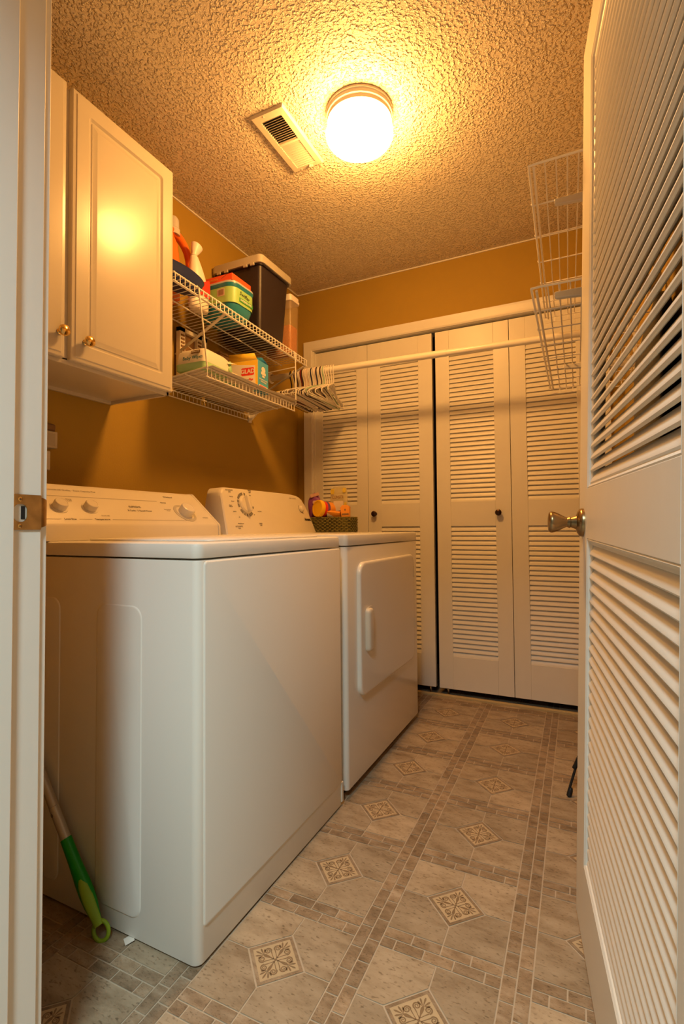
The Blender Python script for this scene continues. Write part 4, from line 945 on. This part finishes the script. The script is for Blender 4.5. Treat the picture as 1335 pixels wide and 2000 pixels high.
b = MB(); b.prism([(0.018 * cos(2 * pi * k / 24), 0.034 + 0.014 * sin(2 * pi * k / 24)) for k in range(24)], TS, 0.0005); b.prism(rrect(0.044, 0.014, 0.005, 4, 0.0, 0.016), TS, 0.0005); b.prism(rrect(0.024, 0.010, 0.004, 4, 0, 0.002), TS, 0.0005); b.build('white_emblem', M_CARTW, cb)
text(cb, 'KITCHEN & HOME\nTRASH BAGS', TS @ Matrix.Translation((0, -0.020, 0.0003)), 0.0095, M_CARTW)
b = MB(); b.prism(rrect(0.080, 0.024, 0.001, 2, 0, -0.054), TS, 0.0004); wf = b.build('white_strip', M_CARTW, cb); b = MB(); b.prism(rrect(0.060, 0.008, 0.001, 2, -0.004, -0.048), TS @ Matrix.Translation((0, 0, 0.0005)), 0.0004); b.build('red_strip', M_RED, wf)
b = MB(); b.add([T @ Vector(p) for p in ((-GX, 0, GZ), (-0.004, 0, GZ), (-0.012, -0.012, GZ + 0.026), (-GX, -0.010, GZ + 0.034))], [(0, 1, 2, 3)]); o = b.build('yellow_flap', M_YEL, gl); md = o.modifiers.new('th', 'SOLIDIFY'); md.thickness = 0.001
b = MB(); b.add([T @ Vector(p) for p in ((-GX, GY, GZ), (0, GY, GZ), (-0.004, GY * 0.45, GZ + 0.022), (-GX, GY * 0.4, GZ + 0.030))], [(0, 1, 2, 3)]); o = b.build('blue_flap', M_BLUE, gl); md = o.modifiers.new('th', 'SOLIDIFY'); md.thickness = 0.001
# slotted white rack at the back of the lower shelf
sr = thing('slotted_rack', 'white slotted plastic rack standing at the wall on the lower shelf', 'rack', (-1.61, 1.75, zS(-1.6)))
z0_ = zS(-1.6) + 0.003; b = MB()
for y, wd in ((1.690, 0.016), (1.800, 0.016), (1.842, 0.010)): b.box(-1.628, -1.606, y - wd, y + wd, z0_, 1.842)
b.box(-1.628, -1.606, 1.674, 1.852, z0_, z0_ + 0.014).box(-1.628, -1.606, 1.674, 1.852, 1.824, 1.842)
fb = b; b = MB(); b.box(-1.6285, -1.622, 1.706, 1.784, z0_ + 0.014, 1.824); b.build('back_board', M_BROWN, sr)
b = fb
for y in (1.690, 1.800):
    for k in range(14): b.box(-1.608, -1.6035, y - 0.011, y + 0.011, z0_ + 0.022 + k * 0.0165, z0_ + 0.030 + k * 0.0165, 1)
b.build('slotted_frame', [M_WIRE, M_BROWN], sr)
b = MB()
for z in (1.690, 1.755):
    b.tube([(-1.604, 1.694, z - 0.012), (-1.596, 1.704, z), (-1.590, 1.706, z + 0.004), (-1.596, 1.79, z - 0.012), (-1.604, 1.80, z - 0.014)], 0.0018, 6)
b.build('wire_hook', M_WIRE, sr)
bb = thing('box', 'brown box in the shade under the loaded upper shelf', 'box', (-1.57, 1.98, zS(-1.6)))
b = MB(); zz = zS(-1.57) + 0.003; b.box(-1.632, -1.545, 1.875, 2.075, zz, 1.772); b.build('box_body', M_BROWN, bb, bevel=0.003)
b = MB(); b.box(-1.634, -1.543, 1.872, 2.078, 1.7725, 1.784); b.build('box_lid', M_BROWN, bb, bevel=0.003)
wp2 = thing('storage_case', 'pale plastic case standing at the wall under the tote', 'case', (-1.6, 2.14, zS(-1.6)))
b = MB(); b.box(-1.633, -1.592, 2.085, 2.165, zz, 1.812); b.build('case_body', M_WIRE, wp2, bevel=0.004)
b = MB(); b.tube([(-1.590, 2.112, 1.74), (-1.578, 2.115, 1.762), (-1.574, 2.126, 1.768), (-1.578, 2.137, 1.762), (-1.590, 2.140, 1.74)], 0.003, 8); b.build('case_handle', M_BROWN, wp2)

# ------------------------------------------------------------------ closet rod and hangers
RY, RR = 2.450, 0.0178
def rz(x): return 1.812 - (x + 1.2) * 0.0145
rod_ = thing('closet_rod', 'long white closet rod crossing the room in front of the doors', 'rod', (-0.7, RY, 1.81))
b = MB(); b.tube([(XL + 0.0005, RY, rz(XL)), (-0.600, RY, rz(-0.6))], RR, 28); b.build('outer_tube', M_ROD, rod_)
b = MB(); b.tube([(-0.605, RY, rz(-0.605)), (XR - 0.0005, RY, rz(XR))], RR * 0.90, 28); b.build('inner_tube', M_ROD, rod_)
for x, s_ in ((XL + 0.0006, 1), (XR - 0.0006, -1)):
    b = MB(); b.lathe([(0.032, 0), (0.032, 0.003), (0.026, 0.005), (0.0225, 0.006), (0.0225, 0.014)], (x, RY, rz(x)), (s_, 0, 0), 28, cap=False); b.build('end_socket', M_ROD, rod_)
def hanger_mesh(b, x, y0, z0, seed):
    R = random.Random(seed); ri = RR + 0.0042; r = 0.0036
    dip = 0.0; hw = 0.196 + R.uniform(-0.006, 0.006)
    hook = [Vector((x, y0 + ri * cos(radians(a)), z0 + 0.0 + ri * sin(radians(a)))) for a in (-25, 0, 25, 50, 75, 100, 125, 150, 180)]
    neck = [Vector((x, y0 - ri * 0.9, z0 - 0.02)), Vector((x, y0 - 0.008, z0 - 0.040)), Vector((x, y0, z0 - 0.058)), Vector((x, y0, z0 - 0.082))]
    b.tube(hook + neck, r, 8, flat=(1, 0, 0))
    za = z0 - 0.082; zb_ = z0 - 0.175
    tri = [Vector((x, y0, za)), Vector((x, y0 - 0.03, za - 0.008)), Vector((x, y0 - hw + 0.02, zb_ + 0.026)), Vector((x, y0 - hw, zb_ + 0.015)), Vector((x, y0 - hw + 0.004, zb_ + 0.003)), Vector((x, y0 - hw + 0.02, zb_)),
           Vector((x, y0 + hw - 0.02, zb_)), Vector((x, y0 + hw - 0.004, zb_ + 0.003)), Vector((x, y0 + hw, zb_ + 0.015)), Vector((x, y0 + hw - 0.02, zb_ + 0.026)), Vector((x, y0 + 0.03, za - 0.008))]
    b.tube(tri, r, 8, closed=True, flat=(1, 0, 0))
seq = ['black', 'yellow', 'white', 'brown', 'white', 'brown', 'white', 'white', 'red', 'brown', 'white', 'pink', 'white', 'pink', 'white', 'white', 'navy', 'white', 'white', 'pink', 'navy', 'white', 'white', 'brown', 'white', 'green', 'white', 'white', 'white', 'white', 'white']
NH = len(seq); hx0, hx1 = -1.500, -1.248
proto = {}
first_seen = {}
GH = 'plastic hangers on the closet rod'
colour_count = {c: seq.count(c) for c in set(seq)}
LAB = {}
LAB[0] = 'black plastic hanger, leftmost on the closet rod'; LAB[1] = 'yellow plastic hanger near the left end of the packed row'
LAB[3] = 'left of two brown hangers between the yellow and dark red ones'; LAB[5] = 'right of two brown hangers between the yellow and dark red ones'; LAB[8] = 'dark red plastic hanger in the packed row on the rod'
LAB[9] = 'brown hanger just right of the dark red hanger'; LAB[16] = 'navy plastic hanger, the left of two navy ones'; LAB[20] = 'navy plastic hanger, the right of two navy ones'
LAB[23] = 'dark brown hanger beside the pale green hanger'; LAB[25] = 'pale green plastic hanger near the right end of the row'
LAB[NH - 1] = 'white plastic hanger at the right end of the packed row'
for i, c in enumerate(seq):
    x = hx0 + (hx1 - hx0) * i / (NH - 1) + random.uniform(-0.0008, 0.0008); z = rz(x) + 0.0012
    if i >= NH - 5: x += (i - (NH - 5)) * 0.004
    if c not in proto:
        b = MB(); hanger_mesh(b, 0, 0, 0, i); o = b.build('hanger', M_H[c]); proto[c] = o; h = o
    else:
        h = proto[c].copy(); COL.objects.link(h)
    h.location = (x, RY, z)
    yaw = 0.035 * sin(i * 0.42) + 0.02; roll = random.uniform(-0.05, 0.05)
    if i >= NH - 3: yaw += 0.10 * (i - (NH - 4))
    h.rotation_euler = (roll, 0, yaw)
    lab = LAB.get(i)
    if lab is None:
        if c == 'white': lab = 'white plastic hanger inside the packed row, not the one at its right end'
        elif c == 'pink': lab = 'pinkish white plastic hanger among the packed row on the closet rod'
    tag(h, lab, 'hanger', GH)

# ------------------------------------------------------------------ wire shelves on the right wall
def right_shelf(label, zsh, ynear, yfar, braks, dr_, nrod):
    XF_ = -0.110; t = thing('wire_shelf', label, 'wire shelf', (XR, (ynear + yfar) / 2, zsh), group='wire shelves on the right wall')
    b = MB()
    for dx2, dz2 in ((0.0, 0.0), (0.012, -0.008)):
        b.tube([(XF_ + dx2, ynear, zsh + dz2), (XF_ + dx2 - dr_ * (yfar - ynear), yfar, zsh + dz2)], 0.0034, 8)
    b.tube([(XF_ - 0.002, ynear, zsh), (XF_ + 0.02, ynear - 0.001, zsh + 0.001), (XR - 0.004, ynear, zsh)], 0.0032, 8)
    k = 1
    while XF_ + k * 0.0262 < XR - 0.006:
        x = XF_ + 0.012 + k * 0.0262; b.tube([(x, ynear, zsh + 0.001), (x - dr_ * (yfar - ynear), yfar, zsh + 0.001), (x - dr_ * (yfar - ynear), yfar + 0.003, zsh - 0.025)], 0.0021, 6); k += 1
    n = nrod
    for i in range(1, n + 1):
        y = ynear + (yfar - ynear) * i / n; xo = XF_ - dr_ * (y - ynear)
        b.tube([(XR - 0.004, y, zsh - 0.0022), (xo + 0.006, y, zsh - 0.0022), (xo - 0.004, y, zsh - 0.001), (xo - 0.005, y, zsh + 0.004), (xo, y, zsh + 0.005)], 0.0025, 6)
    b.tube([(XF_ - dr_ * (yfar - ynear), yfar + 0.003, zsh - 0.025), (XR - 0.004, yfar + 0.003, zsh - 0.025)], 0.0018, 6)
    b.build('wire_deck', M_WIRE, t)
    for yb_ in braks:
        b = MB(); xa = -0.058
        b.loft([[Vector((x_, yb_ + sy_ * 0.007, zsh + z_)) for sy_, z_ in ((-1, zl_), (1, zl_), (1, -0.005), (-1, -0.005))] for x_, zl_ in ((xa, -0.018), (xa + 0.004, -0.022), (0.02, -0.028), (XR - 0.008, -0.046))])
        b.build('shelf_bracket', M_BRK, t, bevel=0.0035, bseg=3)
    return t
right_shelf('upper wire shelf on the right wall, high behind the louvered door', 1.862, 1.345, 2.368, (1.510, 2.150), 0.0265, 6)
right_shelf('lower wire shelf on the right wall, in front of the closet rod end', 1.545, 1.350, 2.372, (1.388, 2.033), 0.0130, 7)
def standard(label, y, z0, z1):
    t = thing('shelf_standard', label, 'shelf standard', (XR, y, z0), group='slotted shelf standards on the right wall'); b = MB(); b.box(XR - 0.013, XR - 0.001, y - 0.012, y + 0.012, z0, z1)
    for k in range(int((z1 - z0) / 0.032) - 1):
        for s_ in (-0.005, 0.005): b.box(XR - 0.0136, XR - 0.0128, y + s_ - 0.0018, y + s_ + 0.0018, z0 + 0.02 + k * 0.032, z0 + 0.036 + k * 0.032, 1)
    b.build('slotted_rail', [M_WIRE, M_DARK], t)
standard('slotted white shelf standard on the right wall, far one seen between slats', 2.080, 1.05, 2.0)
standard('slotted white shelf standard on the right wall, nearest the camera', 1.470, 1.05, 2.0)

# ------------------------------------------------------------------ swiffer-style mop leaning at the left wall
mp0 = Vector((-1.0045, 0.8135, 0.0045)); mp1 = Vector((-1.626, 0.822, 0.855)); md_ = (mp1 - mp0).normalized(); mn = Vector((0, -1, 0)); ms = md_.cross(mn).normalized()
mop = thing('floor_mop', 'green-handled mop leaning upside down beside the washer', 'mop', mp0)
b = MB(); prof = [(0.038, 0.0078, 0.0075), (0.050, 0.0090, 0.0085), (0.075, 0.0132, 0.0115), (0.102, 0.0150, 0.0128), (0.130, 0.0143, 0.0125), (0.155, 0.0125, 0.0115), (0.180, 0.0112, 0.0108), (0.208, 0.0105, 0.0105), (0.233, 0.0103, 0.0103)]
b.loft([[mp0 + md_ * h + ms * (1.25 * a_ * cos(2 * pi * k / 24)) + mn * (1.25 * c_ * sin(2 * pi * k / 24)) for k in range(24)] for h, a_, c_ in prof]); gh = b.build('grip_handle', M_GREENM, mop, angle=60)
b = MB(); gd_ = (mn * 0.62 + ms * 0.78).normalized(); gs = (ms * 0.62 - mn * 0.78).normalized()
gp = [(0.030, 0.0080, 0.0080), (0.045, 0.0080, 0.0092), (0.070, 0.0092, 0.0132), (0.095, 0.0098, 0.0152), (0.120, 0.0082, 0.0150), (0.136, 0.0050, 0.0136), (0.143, 0.0010, 0.0122)]
b.loft([[mp0 + md_ * h + gs * (1.25 * a_ * cos(2 * pi * k / 16)) + gd_ * (1.25 * c_ - 0.006 + 0.006 * max(-0.6, sin(2 * pi * k / 16)) * min(1, a_ / 0.006) + 0.0006) for k in range(16)] for h, a_, c_ in gp]); b.build('lime_grip', M_LIME, mop, angle=60)
b = MB(); rc = mp0 + md_ * 0.018; rv = (ms * 0.82 - mn * 0.45).normalized(); b.tube([rc + md_ * (0.0205 * cos(2 * pi * k / 28)) + rv * (0.0170 * sin(2 * pi * k / 28)) for k in range(28)], 0.0046, 10, closed=True); b.build('hang_ring', M_LIME, mop)
b = MB(); b.tube([mp0 + md_ * 0.230, mp0 + md_ * 0.312], 0.0116, 20); b.build('pole_section', M_ALU, mop)
b = MB(); b.tube([mp0 + md_ * 0.3125, mp1], 0.0112, 20); b.build('pole_section', M_ALU, mop)
b = MB(); c_ = mp0 + md_ * 0.295 + mn * 0.0118; b.tube([c_ + md_ * (0.0036 * cos(2 * pi * k / 12)) + ms * (0.003 * sin(2 * pi * k / 12)) for k in range(12)], 0.0005, 5, closed=True); b.build('snap_button', M_BLACK, mop)

# outlet and grey device on left wall
ot = thing('wall_outlet', 'cream outlet plate on the left wall above the washer', 'outlet', (XL, 1.066, 1.175))
b = MB(); T = frame((XL + 0.0005, 1.066, 1.174), (0, 1, 0), (0, 0, 1)); b.loft([[T @ Vector((x, y, z)) for x, y in rrect(0.070 - 2 * i, 0.066 - 2 * i, 0.003, 3)] for i, z in ((0, 0), (0, 0.003), (0.002, 0.005))]); b.build('cover_plate', M_TRIM, ot)
b = MB(); b.prism(rrect(0.044, 0.024, 0.010, 5, 0, 0), T @ Matrix.Translation((0, 0, 0.005)), 0.001); b.build('socket_face', M_BROWN, ot)
gd = thing('plug_in_timer', 'grey plug-in box on the wall just above the outlet', 'plug-in device', (XL, 1.07, 1.245))
b = MB(); b.box(XL + 0.0005, XL + 0.030, 1.040, 1.110, 1.214, 1.272); b.build('case', M_GREYB, gd, bevel=0.004)
b = MB(); b.box(XL + 0.030, XL + 0.0308, 1.052, 1.100, 1.222, 1.264); b.build('front_label', M_INKL, gd)
b = MB(); b.box(XL + 0.0005, XL + 0.020, 1.046, 1.112, 1.2725, 1.300); b.build('brown_top', M_BROWN, gd, bevel=0.008)

# scrap of paper by washer
b = MB(); T = frame((-0.953, 0.838, 0.002), (0.85, -0.52, 0.1), (0.5, 0.85, 0.15)); b.box(-0.012, 0.012, -0.010, 0.010, 0, 0.0012, T=T)
tag(b.build('paper_scrap', M_CARTW), 'small white paper scrap on the floor at the washer side', 'paper scrap')

# black stand behind the door
st = thing('folding_stand', 'black folded stand leaning at the right wall behind the louvered door', 'stand', (-0.065, 1.926, 0))
fx, fy = -0.068, 1.925
b = MB(); b.tube([(fx, fy, 0.018), (fx + 0.020, fy + 0.015, 0.085), (fx + 0.024, fy + 0.018, 0.098)], 0.0042, 10); b.build('leg', M_BLACK, st)
b = MB(); b.lathe([(0.006, 0), (0.0085, 0.003), (0.0085, 0.022), (0.006, 0.030), (0.0045, 0.032)], (fx, fy, 0.0), (0.25, 0.18, 1), 16); b.build('rubber_foot', M_BLACK, st)
b = MB(); b.tube([(fx + 0.018, fy + 0.018, 0.092), (fx + 0.034, fy + 0.020, 0.125), (fx + 0.052, fy + 0.02, 0.175), (fx + 0.120, fy + 0.03, 0.40), (fx + 0.210, fy + 0.04, 0.66)], [0.007, 0.009, 0.0085, 0.0085, 0.0085], 12); b.build('upright', M_BLACK, st)
b = MB(); b.tube([(fx + 0.045, fy + 0.02, 0.140), (fx + 0.075, fy + 0.0, 0.060), (fx + 0.110, fy - 0.02, 0.006)], 0.0052, 10); b.build('leg', M_BLACK, st)
b = MB(); T = frame((0.150, 1.515, 0.80), (0, 1, 0), (0.02, 0, 1)); b.loft([[T @ Vector((x, y, z)) for x, y in rrect(0.62 - 2 * i, 1.30 - 2 * i, 0.09, 6)] for i, z in ((0.006, -0.012), (0, -0.008), (0, 0.008), (0.006, 0.012))]); b.build('folded_board', M_BLACK, st)
